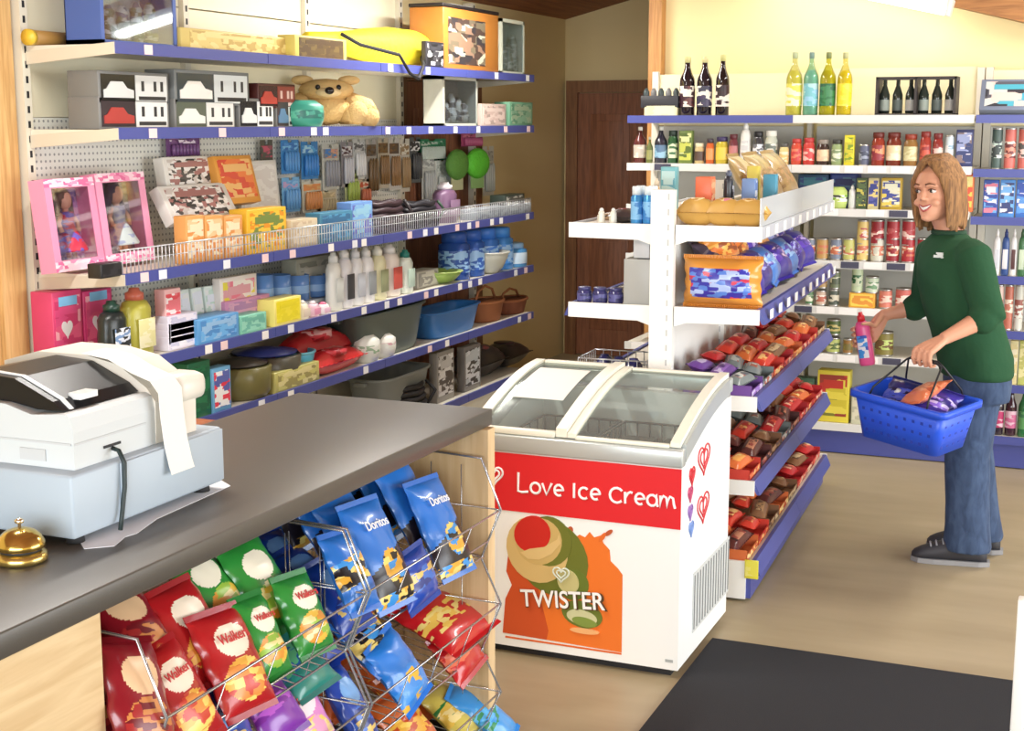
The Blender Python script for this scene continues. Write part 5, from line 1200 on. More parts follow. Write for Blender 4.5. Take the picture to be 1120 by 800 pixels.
Bput(carton, 'cereal_box', 1044, 1065, 190, BS[2], 'orange-red and yellow box behind her shoulder', 'box', [(226, 120, 70), (240, 220, 110), (226, 90, 60), (240, 200, 90), (240, 230, 150)], where=T3, sc=22)
for a_, b_, c, ds in [(1075, 1092, [(60, 90, 170), (226, 130, 150), (110, 170, 226), (60, 80, 160), (226, 230, 240)], 'blue box with pink picture'), (1093, 1110, [(90, 150, 220), (236, 236, 240), (60, 70, 120), (120, 180, 236)], 'light blue box'), (1111, 1128, [(70, 120, 200), (230, 230, 240), (90, 150, 220), (60, 90, 180)], 'blue and white box')]:
    Bput(carton, 'washing_box', a_, b_, 197, CS[2], ds, 'box', c, where='on the third shelf of the blue-edged unit', sc=32)
CC = [(190, 150, 90, 'tan'), (120, 130, 150, 'grey-blue'), (190, 190, 110, 'yellow-green'), (222, 196, 120, 'straw yellow'), (206, 206, 190, 'white'), (150, 40, 50, 'dark red'), (170, 50, 56, 'red')]
X4 = [(878, 891), (892, 905), (907, 920), (921, 934), (936, 949), (951, 966), (968, 983), (985, 1000)]
cn = [1, 0, 1, 2, 3, 4, 5, 6]
for i, (a_, b_) in enumerate(X4):
    c = CC[cn[i]]; Bput(can, 'food_tin', a_, b_, 261, BS[3], f'{c[3]} tin in the lower row', 'tin', [c[:3], (236, 226, 206), c[:3], (200, 120, 90)], where=T4, group='tins, lower row')
    if i >= 4:
        k = [3, 3, 6, 6][i-4] if i < 8 else 0
        c = CC[[3, 5, 6, 6][i-4]]; Bput(can, 'food_tin', a_, b_, 241, BS[3], f'{c[3]} tin on the upper row', 'tin', [c[:3], (240, 210, 200), c[:3], (190, 90, 90)], dz=.087, where=T4, group='tins, upper row')
for a_, b_ in ((1002, 1015), (1017, 1030)): Bput(can, 'food_tin', a_, b_, 261, BS[3], 'red tin beside the shopper', 'tin', [(160, 46, 50), (226, 200, 190), (170, 60, 60)], where=T4)
for a_, b_, c, ds in [(1086, 1094, [(226, 226, 226), (206, 210, 216), (236, 236, 236)], 'white bottle'), (1095, 1104, [(50, 80, 140), (226, 226, 230), (40, 60, 120)], 'blue bottle'), (1105, 1112, [(226, 226, 226), (90, 60, 60), (230, 230, 230)], 'white bottle with dark label'), (1113, 1122, [(60, 110, 70), (200, 216, 190), (50, 90, 60)], 'green bottle')]:
    Bput(squirt, 'cleaning_bottle', a_, b_, 251, CS[3], ds, 'bottle', c, where='on the fourth shelf of the blue-edged unit')
S5 = [(880, 889, 318, can, [(90, 130, 90), (226, 226, 206), (90, 120, 80)], 'sage green tin', 0), (891, 903, 318, can, [(206, 180, 160), (240, 230, 220), (190, 110, 90)], 'pink and white tin', 0), (905, 917, 317, can, [(80, 90, 80), (206, 200, 180), (60, 70, 60)], 'dark green tin', 0), (930, 943, 292, can, [(190, 206, 170), (60, 110, 70), (200, 210, 180)], 'tall green and cream tin on the orange carton', .075), (945, 960, 303, can, [(206, 220, 196), (120, 160, 120), (226, 230, 216)], 'pale green tin standing on the orange carton', .075), (928, 957, 321, carton, [(226, 170, 60), (240, 210, 90), (226, 150, 60)], 'orange-yellow carton', 0), (960, 975, 317, can, [(214, 130, 110), (240, 206, 190), (206, 110, 100)], 'salmon tin', 0), (978, 996, 316, can, [(206, 110, 100), (240, 220, 206), (196, 90, 80)], 'coral red tin', 0), (906, 918, 297, can, [(110, 120, 90), (220, 220, 190), (90, 100, 80)], 'olive tin on the upper row', .09), (892, 904, 298, can, [(180, 150, 100), (226, 206, 170), (160, 120, 80)], 'tan tin on the upper row', .09)]
for a_, b_, yt, k, c, ds, dz in S5: Bput(k, 'food_tin' if k is can else 'food_carton', a_, b_, yt, BS[4], ds, 'tin' if k is can else 'carton', c, where=T5, dz=dz)
for a_, b_, c, ds in [(1088, 1097, [(226, 200, 190), (240, 230, 226), (206, 150, 140)], 'pale pink can'), (1098, 1108, [(190, 110, 90), (236, 220, 200), (190, 120, 100)], 'terracotta can'), (1109, 1119, [(206, 206, 196), (150, 90, 80), (220, 220, 210)], 'white and brown can')]:
    Bput(can, 'food_tin', a_, b_, 312, CS[4], ds, 'tin', c, where='on the fifth shelf of the blue-edged unit')
S6 = [(902, 918, 370, [(180, 190, 110), (90, 110, 60), (206, 206, 140)], 'yellow-green tin, lower of the pair', 0), (902, 918, 350, [(90, 110, 60), (206, 190, 120), (80, 100, 60)], 'dark green and yellow tin, upper of the pair', .095), (921, 932, 371, [(150, 110, 60), (120, 110, 60), (180, 140, 80)], 'brown tin beside the pink bottle', 0), (955, 976, 364, [(130, 120, 60), (190, 206, 120), (110, 80, 50)], 'olive tin with leaf-green label', 0), (884, 899, 368, [(120, 90, 60), (160, 130, 90), (90, 70, 50)], 'dark brown tin', 0)]
for a_, b_, yt, c, ds, dz in S6: Bput(can, 'food_tin', a_, b_, yt, BS[5], ds, 'tin', c, where=T6, dz=dz)
for a_, b_, c, ds in [(1104, 1113, [(226, 214, 160), (240, 230, 200), (220, 206, 150)], 'cream box'), (1114, 1123, [(190, 196, 110), (226, 220, 160), (190, 190, 110)], 'yellow-green box')]:
    Bput(carton, 'food_carton', a_, b_, 373, CS[5], ds, 'carton', c, where='on the sixth shelf of the blue-edged unit')
WB_ = 'on the back wall bottom shelf'
Bput(carton, 'cereal_box', 893, 929, 406, BS[6], 'large yellow cereal box with red top band', 'box', [(222, 206, 70), (226, 210, 80), (206, 190, 60), (120, 120, 50), (150, 60, 50), (190, 60, 50)], where=WB_, sc=14, d=.09)
Bput(carton, 'green_packet', 866, 890, 414, BS[6], 'dark green packet beside the cereal box', 'packet', [(60, 90, 70), (70, 110, 80), (90, 120, 90)], where=WB_, d=.09)
Bput(carton, 'sack_pack', 931, 946, 425, BS[6], 'pale narrow pack beside the cereal box', 'pack', [(206, 206, 180), (220, 214, 190), (190, 186, 160)], where=WB_, d=.09)
for a_, b_, c, ds in [(1086, 1098, [(50, 40, 50), (190, 60, 110), (226, 200, 210), (30, 26, 30)], 'dark drink bottle'), (1099, 1112, [(60, 30, 44), (206, 110, 150), (226, 190, 206), (34, 26, 30)], 'dark drink bottle with pink label'), (1113, 1126, [(40, 110, 60), (90, 150, 90), (50, 110, 70), (30, 60, 40)], 'green drink bottle')]:
    Bput(bottle, 'drink_bottle', a_, b_, 424, CS[6], ds, 'bottle', c, where='on the bottom shelf of the blue-edged unit', neck=.36)

# ------------------------------------------------------------------ goods on the gondola (its own frame: x out, y along)
def Gput(o, x, y, z, desc, cat, side=1, yaw=0.0, lean=0.0, where='', group=None, roll=0):
    o.location = GP(x, y, z+.001)
    o.rotation_euler = (-lean, roll, GA+side*PI/2+yaw); tag(o, desc, cat, where, group); return o
GS = [z-.008 for z in GZ]
GT = 'on the top gondola shelf'
# right side, top shelf
for i, x in enumerate((.10, .20, .285)):
    o = flatpack('bread_pack', .15, .10, .10, [(214, 170, 90), (236, 206, 150), (190, 140, 70), (210, 130, 150)]); Gput(o, x, .10, GS[0], ['wrapped golden loaf beside the white upright', 'wrapped golden loaf with pink band, middle of three', 'wrapped golden loaf beside the clear riser'][i], 'bread', 1, PI/2, where=GT)
o = carton('orange_carton', .07, .06, .11, [(226, 110, 70), (236, 150, 110), (214, 90, 60), (240, 190, 150)]); Gput(o, .09, .26, GS[0]+.06, 'orange-red carton behind the golden loaves', 'carton', 1, where=GT)
o = carton('gift_riser', .26, .2, .06, [(214, 196, 150), (220, 206, 160), (200, 180, 130)]); Gput(o, .15, .36, GS[0], 'low straw-coloured box under the small cartons', 'box', 1, PI/2, where=GT)
o = squirt('dark_bottle', .026, .13, [(50, 52, 60), (206, 210, 220), (60, 60, 70), (90, 100, 120)]); Gput(o, .16, .34, GS[0]+.062, 'small dark bottle between orange carton and blue carton', 'bottle', 1, where=GT)
o = carton('blue_carton', .05, .05, .10, [(110, 140, 190), (200, 210, 226), (90, 120, 180)]); Gput(o, .235, .36, GS[0]+.062, 'small grey-blue carton', 'carton', 1, where=GT)
o = carton('yellow_carton', .045, .05, .2, [(214, 196, 80), (226, 210, 100), (240, 226, 150)]); Gput(o, .20, .62, GS[0], 'tall yellow carton standing before the back shelves', 'carton', 1, PI/2, where=GT)
o = carton('teal_carton', .05, .05, .17, [(70, 150, 180), (110, 180, 206), (60, 130, 160), (170, 210, 220)]); Gput(o, .27, .60, GS[0], 'tall teal blue carton beside the yellow one', 'carton', 1, PI/2, where=GT)
BP = [(186, 160, 110), (206, 184, 140), (150, 120, 80), (190, 150, 110), (170, 140, 90)]
for i in range(5):
    b = bag('brown_packet', .22, .27, .07, BP, 2, None, 300+i); Gput(b, .16+.02*(i % 2), .72+.2*i, GS[0]+.13, 'brown paper-look food packet leaning on the top gondola shelf', 'packet', 1, .0, .55, group='brown packets on the gondola top')
# second shelf: stacked multipacks of crisps
VI = [(52, 44, 150), (226, 130, 40), (90, 120, 210), (60, 40, 140), (226, 160, 190), (150, 170, 226), (110, 60, 180)]
OR = [(226, 150, 60), (240, 190, 110), (226, 130, 50), (200, 90, 40)]
MP = [('large orange-ended blue multipack nearest the white upright', .19, .10, .0, VI, .30, .24), ]
o = bag('crisp_multipack', .29, .19, .16, [(222, 150, 60), (110, 150, 220), (90, 130, 214), (60, 60, 170), (170, 190, 236), (200, 60, 90), (60, 50, 160)], 3, None, 400); o.scale = (1, 1, 1)
Gput(o, .20, .09, GS[1]+.095, 'large blue and orange crisp multipack beside the white upright', 'crisps', 1, -PI/2)
V2 = [[(60, 48, 160), (130, 150, 226), (90, 60, 180), (190, 170, 230), (60, 40, 140), (226, 200, 220)], [(226, 146, 60), (240, 200, 110), (220, 120, 50), (236, 180, 90), (150, 80, 40)], [(52, 40, 130), (226, 140, 170), (80, 60, 170), (160, 170, 226), (50, 40, 120)], [(80, 130, 206), (200, 214, 240), (100, 150, 220), (70, 60, 170), (150, 190, 236)]]
nm2 = ['purple-blue', 'orange', 'dark violet', 'light blue']
for i in range(7):
    y = .28+.208*i
    for k in range(2):
        q = [0, 2, 3, 0, 3, 2, 0][i] if k == 0 else [1, 1, 0, 1, 2, 0, 2][i]
        o = bag('crisp_multipack', .24, .2, .12, V2[q], 2, None, 410+i*3+k)
        Gput(o, .225-.09*k, y+.03*k, GS[1]+.098+.085*k, f'{nm2[q]} gondola crisp multipack {"lying in front" if k == 0 else "stacked behind"}', 'crisps', 1, .12*(i % 3-1), .75-.3*k)
for i in range(4):
    o = bag('crisp_multipack', .26, .18, .09, [(70, 60, 76), (150, 90, 70), (110, 100, 110), (60, 56, 90), (130, 110, 90)], 2, None, 440+i); Gput(o, .12, .3+.4*i, GS[1]+.17, 'dark grey crisp multipack at the gondola shelf back', 'crisps', 1, .1*i, .9)
# third to bottom shelves: trays and bars of sweets
RDS = [[(206, 60, 44), (226, 120, 70), (190, 40, 40), (240, 190, 120), (160, 50, 40)], [(190, 40, 44), (226, 90, 70), (150, 30, 40), (240, 200, 170)], [(110, 70, 150), (150, 110, 190), (80, 50, 120), (206, 190, 226)], [(214, 110, 56), (236, 170, 90), (190, 80, 40), (246, 220, 150)], [(130, 90, 60), (170, 130, 90), (90, 60, 44), (206, 180, 140)], [(120, 130, 130), (200, 206, 200), (90, 100, 110), (170, 90, 70)], [(90, 44, 40), (150, 70, 60), (60, 34, 34), (190, 130, 100)]]
rnm = ['orange-red', 'red', 'purple', 'orange', 'brown', 'grey', 'maroon']
def traybars(nm, w, d, h, cols, seed):
    """open display tray with rows of wrapped bars; the bars are things of their own"""
    m = MB(); t = .003
    m.bb((-w/2, -d/2, 0), (w/2, d/2, t)); m.bb((-w/2, -d/2, t), (-w/2+t, d/2, h)); m.bb((w/2-t, -d/2, t), (w/2, d/2, h)); m.bb((-w/2, d/2-t, t), (w/2, d/2, h*1.5)); m.bb((-w/2, -d/2, t), (w/2, -d/2+t, h*.6))
    b = m.build(nm, [mat(cols[0], .45)])
    MB().bb((-w/2+.004, -d/2-.001, .004), (w/2-.004, -d/2-.0002, h*.58)).build('printed_front', [pmat(cols[1:], 40)], b); return b
LAY = {2: [2, 5, 0, 1, 3, 1, 0, 4], 3: [0, 6, 4, 5, 6, 1, 0, 1], 4: [3, 0, 4, 3, 4, 1, 1, 1]}
SHN = {2: 'third', 3: 'fourth', 4: 'bottom'}
for li in (2, 3, 4):
    for i, q in enumerate(LAY[li]):
        y = .118+.226*i; c = RDS[q]; base = f'{rnm[q]} sweet tray on the {SHN[li]} gondola shelf'
        t = traybars('sweet_tray', .215, .25, .045, c, i); Gput(t, .205, y, GS[li], base, 'sweet tray', 1)
        nb = 3
        for k in range(nb):
            cc = RDS[q] if (k+i) % 3 else RDS[(q+3) % 7]
            m = pillow_mb(.19, .07, .045, lambda u, v: 1 if abs(u) < .6 and abs(v) < .5 else 0, 10, 8, 500+li*50+i*5+k, .004)
            R = Matrix.Rotation(-PI/2, 3, 'X'); m.v = [tuple(R @ Vector(v)) for v in m.v]
            o = m.build('sweet_packet', [mat(cc[0], .3), pmat(cc[1:], 45, .3)])
            o.location = GP(.27-.073*k, y+random.uniform(-.012, .012), GS[li]+.05+.02*k+.002); o.rotation_euler = (.25, random.uniform(-.15, .15), GA+PI/2+random.uniform(-.15, .15))
            dsc = f'{rnm[RDS.index(cc)]} wrapped sweet packet in the tray'
            tag(o, f'{rnm[RDS.index(cc)]} sweet packet in the {["front", "middle", "back"][k]} row', 'sweets', f'on the {SHN[li]} gondola shelf')
o = carton('yellow_tag', .05, .002, .07, [(226, 216, 60), (230, 220, 80), (236, 226, 120)]); o.name = 'yellow_sign'
Gput(o, .374, .02, .06, 'small yellow square sign at the bottom gondola corner', 'sign', 1, -PI/2); o.location = GP(.352, -.012, .092); o.rotation_euler = (0, 0, GA)
# far left side of the gondola
WL1 = 'on the gondola top facing the door'
for i in range(4):
    o = spray('blue_spray_can', .022, .14, [(70, 150, 214), (130, 190, 236), (60, 130, 200), (226, 240, 246)]); Gput(o, -.07-.045*(i % 2), .06+.055*(i//2), GS[0], 'light blue spray can', 'can', -1, where=WL1, group='light blue spray cans')
for i, x in enumerate((-.2, -.245)):
    o = squirt('white_jar', .017, .06, [(236, 234, 222), (226, 220, 206), (240, 240, 236)]); Gput(o, x, .05, GS[0], ['small white pot beside the blue cans', 'small white pot at the shelf edge'][i], 'pot', -1, where=WL1)
o = flatpack('dark_packet', .16, .12, .05, [(70, 60, 60), (130, 60, 60), (60, 60, 66)]); Gput(o, -.2, .2, GS[0], 'dark packet with red print', 'packet', -1, where=WL1)
o = carton('tan_packet', .2, .14, .025, [(170, 140, 110), (180, 150, 120), (150, 120, 90)]); Gput(o, -.24, .38, GS[0], 'flat tan packet', 'packet', -1, where=WL1)
o = squirt('cream_bottle', .02, .16, [(226, 190, 130), (236, 210, 170), (236, 226, 200)]); Gput(o, -.10, .28, GS[0], 'cream bottle behind the spray cans', 'bottle', -1, where=WL1)
o = carton('aqua_carton', .06, .05, .2, [(120, 190, 200), (150, 210, 216), (100, 170, 190), (190, 226, 226)]); Gput(o, -.005, .32, 1.405, 'aqua blue carton on top of the gondola spine', 'carton', -1, PI/2)
o.location = GP(-.085, .42, GS[0]+.001)
o = carton('silver_clock', .08, .06, .1, [(196, 200, 206), (120, 124, 130), (60, 60, 64), (210, 214, 220)]); Gput(o, -.085, .06, GS[1]+.176, 'small silver and black box', 'box', -1, where='on the grey carton on the gondola')
o = carton('grey_carton', .12, .1, .172, [(170, 172, 170), (180, 182, 180), (150, 152, 150)]); Gput(o, -.1, .08, GS[1], 'tall grey carton', 'carton', -1, where='on the second gondola shelf door side')
for i in range(3):
    o = jar('navy_pot', .028, .06, [(60, 60, 110), (90, 90, 150), (50, 50, 100), (70, 70, 120)]); Gput(o, -.19-.06*i, .06, GS[1], 'navy blue pot', 'pot', -1, where='on the second gondola shelf door side')
o = flatpack('grey_pack', .12, .1, .05, [(130, 120, 110), (170, 160, 150), (90, 80, 76)]); Gput(o, -.2, .2, GS[1]+.0, 'grey-brown soft pack', 'pack', -1, where='on the second gondola shelf door side')
m = MB(); x0, x1, y0, y1 = -.11, .11, -.13, .13
for z in (.0, .05, .1): m.tube([(x0, y0, z+.004), (x1, y0, z+.004), (x1, y1, z+.004), (x0, y1, z+.004)], .003, 5, close=True)
for i in range(9):
    x = x0+(x1-x0)*i/8; m.tube([(x, y0, .104), (x, y0, .004), (x, y1, .004), (x, y1, .104)], .002, 4)
    y = y0+(y1-y0)*i/8; m.tube([(x0, y, .104), (x0, y, .004), (x1, y, .004), (x1, y, .104)], .002, 4)
o = m.build('wire_basket', mat((206, 210, 216), .3, .7)); MB().bb((-.105, -.125, .008), (.105, .125, .012)).build('liner', mat((150, 160, 180), .5), o)
Gput(o, -.20, .16, GS[2], 'pale wire basket', 'basket', -1, where='on the gondola shelf just behind the freezer')
for i in range(3):
    o = flatpack('navy_pack', .1, .08, .09, [(50, 50, 110), (90, 90, 150), (40, 40, 90)]); Gput(o, -.13-.065*i, .10+.03*i, GS[2]+.014, 'navy blue soft pack in the pale wire basket', 'pack', -1)
# ------------------------------------------------------------------ the woman
def remesh(o, vox, smooth=6, fac=.5):
    m = o.modifiers.new('Remesh', 'REMESH'); m.mode = 'VOXEL'; m.voxel_size = vox; m.use_smooth_shade = True
    if smooth:
        s = o.modifiers.new('Smooth', 'SMOOTH'); s.iterations = smooth; s.factor = fac
    return o
PX, PYY = -.46, 5.73
wm = empty('person', (PX, PYY, 0)); POFF = Vector((-PX, -PYY, 0))
def PB(mb, n, ms, par=None):
    o = mb.build(n, ms); o.parent = par or wm
    if not par: o.location = POFF
    return o
fv = Vector((-.85, -.53, 0)).normalized(); lv_ = Vector((.53, -.85, 0)).normalized()
SKIN = mat((216, 158, 128), .5, 0, .35)
V3 = Vector
def oval(c, a, b, n=28, fold=0, ph=0, f=fv, l=lv_):
    """ring: a half-depth along f, b half-width along l"""
    out = []
    for i in range(n):
        t = 2*PI*i/n; k = 1+fold*math.sin(5*t+ph)+fold*.6*math.sin(9*t+2*ph)
        out.append(V3(c)+f*(a*k*math.cos(t))+l*(b*k*math.sin(t)))
    return out
# head frame
HR = math.radians(-28); HM = Matrix.Translation((-.618, 5.712, 1.352)) @ Matrix.Rotation(HR, 4, 'Z') @ Matrix.Rotation(math.radians(4), 4, 'X') @ Matrix.Rotation(math.radians(-3), 4, 'Y')
def HP(x, y, z): return HM @ V3((x, y, z))
body = MB()
HT = [(0.0, .020, -.084, -.045), (.010, .034, -.093, -.02), (.028, .049, -.096, .02), (.055, .058, -.094, .055), (.085, .066, -.093, .08), (.100, .0675, -.090, .088), (.118, .068, -.085, .094), (.135, .071, -.092, .098), (.155, .072, -.091, .099), (.185, .067, -.078, .092), (.207, .052, -.053, .07), (.221, .030, -.02, .042), (.227, .008, .0, .015)]
rings = []
for z, w_, f_, b_ in HT:
    r = []
    for i in range(32):
        t = 2*PI*i/32; c_ = math.cos(t); s_ = math.sin(t); cy = (f_+b_)/2*0
        yy = (-f_ if c_ > 0 else b_)
        e = .85
        r.append(HP(w_*math.copysign(abs(s_)**e, s_), -(yy*math.copysign(abs(c_)**.95, c_)), z))
    rings.append(r)
body.loft(rings)
body.tube([HP(0, -.087, .126), HP(0, -.098, .106), HP(0, -.107, .091), HP(0, -.099, .084)], [.006, .0075, .0092, .007], 10)
for s in (-1, 1):
    body.ball(HP(s*.010, -.095, .087), .0068, 8, 6)
    body.ball(HP(s*.037, -.075, .073), (.019, .014, .015), 10, 8)                  # smiling cheeks
    body.tube([HP(s*.012, -.094, .137), HP(s*.032, -.088, .140), HP(s*.05, -.072, .134)], .008, 8)
    body.ball(HP(s*.072, .008, .10), (.008, .018, .028), 8, 6)
body.ball(HP(0, -.088, .016), (.018, .014, .013), 10, 8)
body.tube([HP(0, .02, .06), HP(0, .022, .01), (-.578, 5.735, 1.305), (-.57, 5.74, 1.26)], [.05, .047, .05, .07], 14)
# trunk under the clothes
body.loft([oval((-.445, 5.74, .74), .095, .15), oval((-.455, 5.74, .82), .095, .15), oval((-.50, 5.735, .98), .09, .135), oval((-.545, 5.735, 1.12), .098, .15), (oval((-.568, 5.738, 1.22), .085, .155)), oval((-.575, 5.74, 1.275), .05, .09), oval((-.578, 5.74, 1.30), .035, .04)])
NS_, NE, NW = V3((-.475, 5.60, 1.225)), V3((-.405, 5.545, 1.01)), V3((-.555, 5.455, .925))
FS_, FE, FWr = V3((-.655, 5.875, 1.215)), V3((-.69, 5.955, .985)), V3((-.835, 5.915, .945))
body.tube([NS_, (NS_+NE)/2, NE, NE.lerp(NW, .35), NE.lerp(NW, .8), NW], [.05, .044, .037, .036, .027, .024], 12)
body.tube([FS_, (FS_+FE)/2, FE, FE.lerp(FWr, .35), FE.lerp(FWr, .8), FWr], [.05, .044, .037, .036, .026, .024], 12)
for hip, kn, an in (((-.44, 5.69, .80), (-.465, 5.68, .44), (-.445, 5.70, .09)), ((-.455, 5.84, .80), (-.475, 5.87, .44), (-.42, 5.89, .09))):
    hip, kn, an = V3(hip), V3(kn), V3(an)
    body.tube([hip, hip.lerp(kn, .4), kn, kn.lerp(an, .35), an, an-V3((0, 0, .03))], [.088, .078, .054, .056, .038, .036], 14)
# near hand closed on the basket grip
ub = V3((.89, -.44, -.085)).normalized(); vb = V3((.44, .89, .08)); vb = (vb-ub*vb.dot(ub)).normalized(); nb_ = ub.cross(vb)
G = V3((-.612, 5.425, .848))
def finger(pts, r0, r1): body.tube(pts, [r0+(r1-r0)*i/(len(pts)-1) for i in range(len(pts))], 8); body.ball(pts[-1], r1, 8, 6)
for i, (o_, ln) in enumerate(((-.036, .92), (-.012, 1.0), (.012, .96), (.034, .82))):
    kn = G+ub*(o_*.95)-vb*.022+nb_*.036
    body.tube([NW+ub*(o_*.35), (NW+kn)/2+ub*o_*.2-vb*.004, kn], [.014, .0145, .0115], 8)
    finger([kn, G+ub*o_-vb*(.024)+nb_*(.036-.034*ln), G+ub*o_-vb*.012-nb_*(.019*ln), G+ub*o_+vb*.010-nb_*.019, G+ub*o_+vb*.021-nb_*.004], .0098, .0072)
finger([NW+vb*.006-ub*.014, NW.lerp(G, .42)-ub*.034+vb*.012, G-ub*.046+vb*.018+nb_*.022, G-ub*.040+vb*.024+nb_*.004], .013, .008)
# far hand round the pink bottle
BT, BB = V3((-.926, 5.86, .957)), V3((-.886, 5.86, .742)); ba = (BT-BB).normalized(); BC = BB+ba*.125; br = .033
sx_ = V3((-1, 0, 0)); sx_ = (sx_-ba*sx_.dot(ba)).normalized(); sy_ = V3((0, 1, 0))
for i, (o_, ln) in enumerate(((.034, .95), (.011, 1.0), (-.012, .97), (-.034, .85))):
    kn = BC+ba*o_+sy_*(br+.010)-sx_*.030
    body.tube([FWr+ba*o_*.4, (FWr+kn)/2+ba*o_*.3+sy_*.004, kn], [.014, .015, .0115], 8)
    finger([kn, BC+ba*o_+sy_*(br+.0105)+sx_*.008, BC+ba*(o_-.003)+sy_*(br*.62)+sx_*(br*.86+.004), BC+ba*(o_-.005)+sx_*(br+.0095)-sy_*.006*ln, BC+ba*(o_-.006)+sx_*(br*.80+.005)-sy_*(br*.7)], .0098, .0074)
finger([FWr+ba*.012, BC+ba*.03-sx_*(br+.014)+sy_*.006, BC+ba*.045-sx_*(br*.85+.008)-sy_*(br*.6), BC+ba*.05-sx_*(br*.3)-sy_*(br+.007)], .013, .008)
bo = remesh(PB(body, 'body', SKIN), .0042, 3)
# face
for s in (-1, 1):
    e = MB(); e.ball(HP(s*.031, -.0765, .1165), (.0125, .0105, .0085), 14, 10); ey = PB(e, 'eye', mat((226, 220, 214), .2), wm)
    ey.location = POFF
    e = MB(); e.ball(HP(s*.031-.002, -.0855, .1165), (.0062, .004, .0064), 12, 8); i_ = e.build('iris', mat((50, 50, 46), .15)); i_.parent = ey
    e = MB(); e.tube([HP(s*.017, -.0875, .1205), HP(s*.031, -.0885, .1262), HP(s*.046, -.0795, .1195)], .0026, 6); i_ = e.build('eyelid', mat((120, 76, 60), .5)); i_.parent = ey
    e = MB(); e.tube([HP(s*.014, -.1003, .1425), HP(s*.03, -.0975, .1465), HP(s*.049, -.084, .1395)], [.003, .0032, .0018], 6); PB(e, 'eyebrow', mat((112, 74, 50), .8))
e = MB()
up = [HP(x, -.1005+abs(x)*.55, .0585+abs(x)**1.5*2.0+.001) for x in (-.031, -.022, -.012, 0, .012, .022, .031)]
lo = [HP(x, -.1005+abs(x)*.55, .0585+abs(x)**1.5*2.0-.0165*(1-(x/.031)**2)) for x in (-.031, -.022, -.012, 0, .012, .022, .031)]
e.tube(up, [.0015, .0024, .003, .0026, .003, .0024, .0015], 8); e.tube(lo, [.0015, .003, .0036, .004, .0036, .003, .0015], 8)
mo = PB(e, 'lips', mat((182, 92, 84), .4))
e = MB(); e.loft([[p+(HP(0, .0012, 0)-HP(0, 0, 0)) for p in up], [a_.lerp(b_, .45)+(HP(0, -.0012, 0)-HP(0, 0, 0)) for a_, b_ in zip(up, lo)], [a_.lerp(b_, .8)+(HP(0, .001, 0)-HP(0, 0, 0)) for a_, b_ in zip(up, lo)]], 0, False); t_ = e.build('teeth', mat((240, 234, 226), .25)); t_.parent = mo
# hair
hm = MB(); rn = random.Random(3)
def hs(th, z):
    k = {True: 1}.get(True)
    if z > .13: s = math.sqrt(max(0, 1-((z-.13)/.112)**2))
    else: s = 1.0
    return (.083*s*math.sin(th), (-.100*math.cos(th) if math.cos(th) > 0 else -.112*math.cos(th))*s)
part = (.014, -.02, .243)
for k in range(46):
    th = math.radians(62+(298-62)*k/45); sgn = 1 if th < PI else -1
    a1 = hs(th, .21); a2 = hs(th, .15); a3 = hs(th, .08)
    bot = -.045+rn.uniform(-.015, .012) if 100 < math.degrees(th) < 260 else -.035+rn.uniform(-.012, .01)
    fl = rn.uniform(.9, 1.08)
    pts = [part, (a1[0]*.62, a1[1]*.62, .238), (a1[0]*.95, a1[1]*.95, .215), (a2[0]*1.02, a2[1]*1.02, .15), (a3[0]*1.03, a3[1]*1.0, .08), (a3[0]*1.0*fl, a3[1]*.92*fl+.006, .02), (a3[0]*.98*fl, a3[1]*.85*fl+.008, bot)]
    hm.tube([HP(*p) for p in pts], [.010, .014, .015, .0155, .0145, .012, .005], 8)
for sgn in (1, -1):
    for k in range(7):
        t0 = math.radians(12+8*k)
        p1 = hs(sgn*t0, .205); p2 = hs(sgn*math.radians(48+3*k), .158+.002*k); p3 = hs(sgn*math.radians(60+2.5*k), .09); 
        w3 = 1.03
        pts = [part, (p1[0]*.9+.004, p1[1]*.95, .222), (p2[0]*1.03, p2[1]*1.04, .166-(.010 if sgn < 0 else 0)), (p3[0]*w3, p3[1]*1.04, .095), (p3[0]*w3*1.0, p3[1]*1.0, .03), (p3[0]*.93, p3[1]*.98, -.028+.004*k)]
        hm.tube([HP(*p) for p in pts], [.008, .0105, .0105, .0105, .0095, .004], 8)
HAIR = wood((104, 72, 42), (160, 116, 70), 5, (24, 24, 3), .75)
remesh(PB(hm, 'hair', HAIR), .0045, 2)
# sweatshirt
SW = mat((40, 78, 52), .9, 0, .2, .25, 26)
sw = MB()
sw.loft([oval((-.452, 5.735, .748), .122, .166, 36, .004), oval((-.455, 5.735, .765), .130, .178, 36, .010, 1), oval((-.465, 5.735, .83), .134, .182, 36, .014, 2), oval((-.49, 5.733, .92), .132, .174, 36, .016, 3.2), oval((-.525, 5.733, 1.02), .136, .170, 36, .014, 4.1), oval((-.548, 5.734, 1.11), .138, .176, 36, .008, 5), oval((-.562, 5.736, 1.19), .122, .182, 36, .006, 5.5), oval((-.57, 5.738, 1.245), .098, .165, 36), oval((-.576, 5.74, 1.282), .072, .115, 36), oval((-.58, 5.74, 1.30), .06, .066, 36)])
ce = NE.lerp(NW, .18)
sw.tube([V3((-.50, 5.635, 1.235)), NS_, NS_.lerp(NE, .35), NS_.lerp(NE, .7), NE+V3((.006, 0, 0)), ce], [.062, .070, .066, .062, .060, .052], 16)
cf = FE.lerp(FWr, .3)
sw.tube([V3((-.635, 5.84, 1.225)), FS_, FS_.lerp(FE, .4), FS_.lerp(FE, .75), FE, cf], [.06, .066, .062, .058, .056, .048], 16)
for q, rr in ((NE.lerp(NW, .12), .064), (NS_.lerp(NE, .78), .0655), (FE.lerp(FWr, .22), .058)): sw.ball(q, rr*.94, 14, 10)
swo = remesh(PB(sw, 'sweatshirt', SW), .0075, 5)
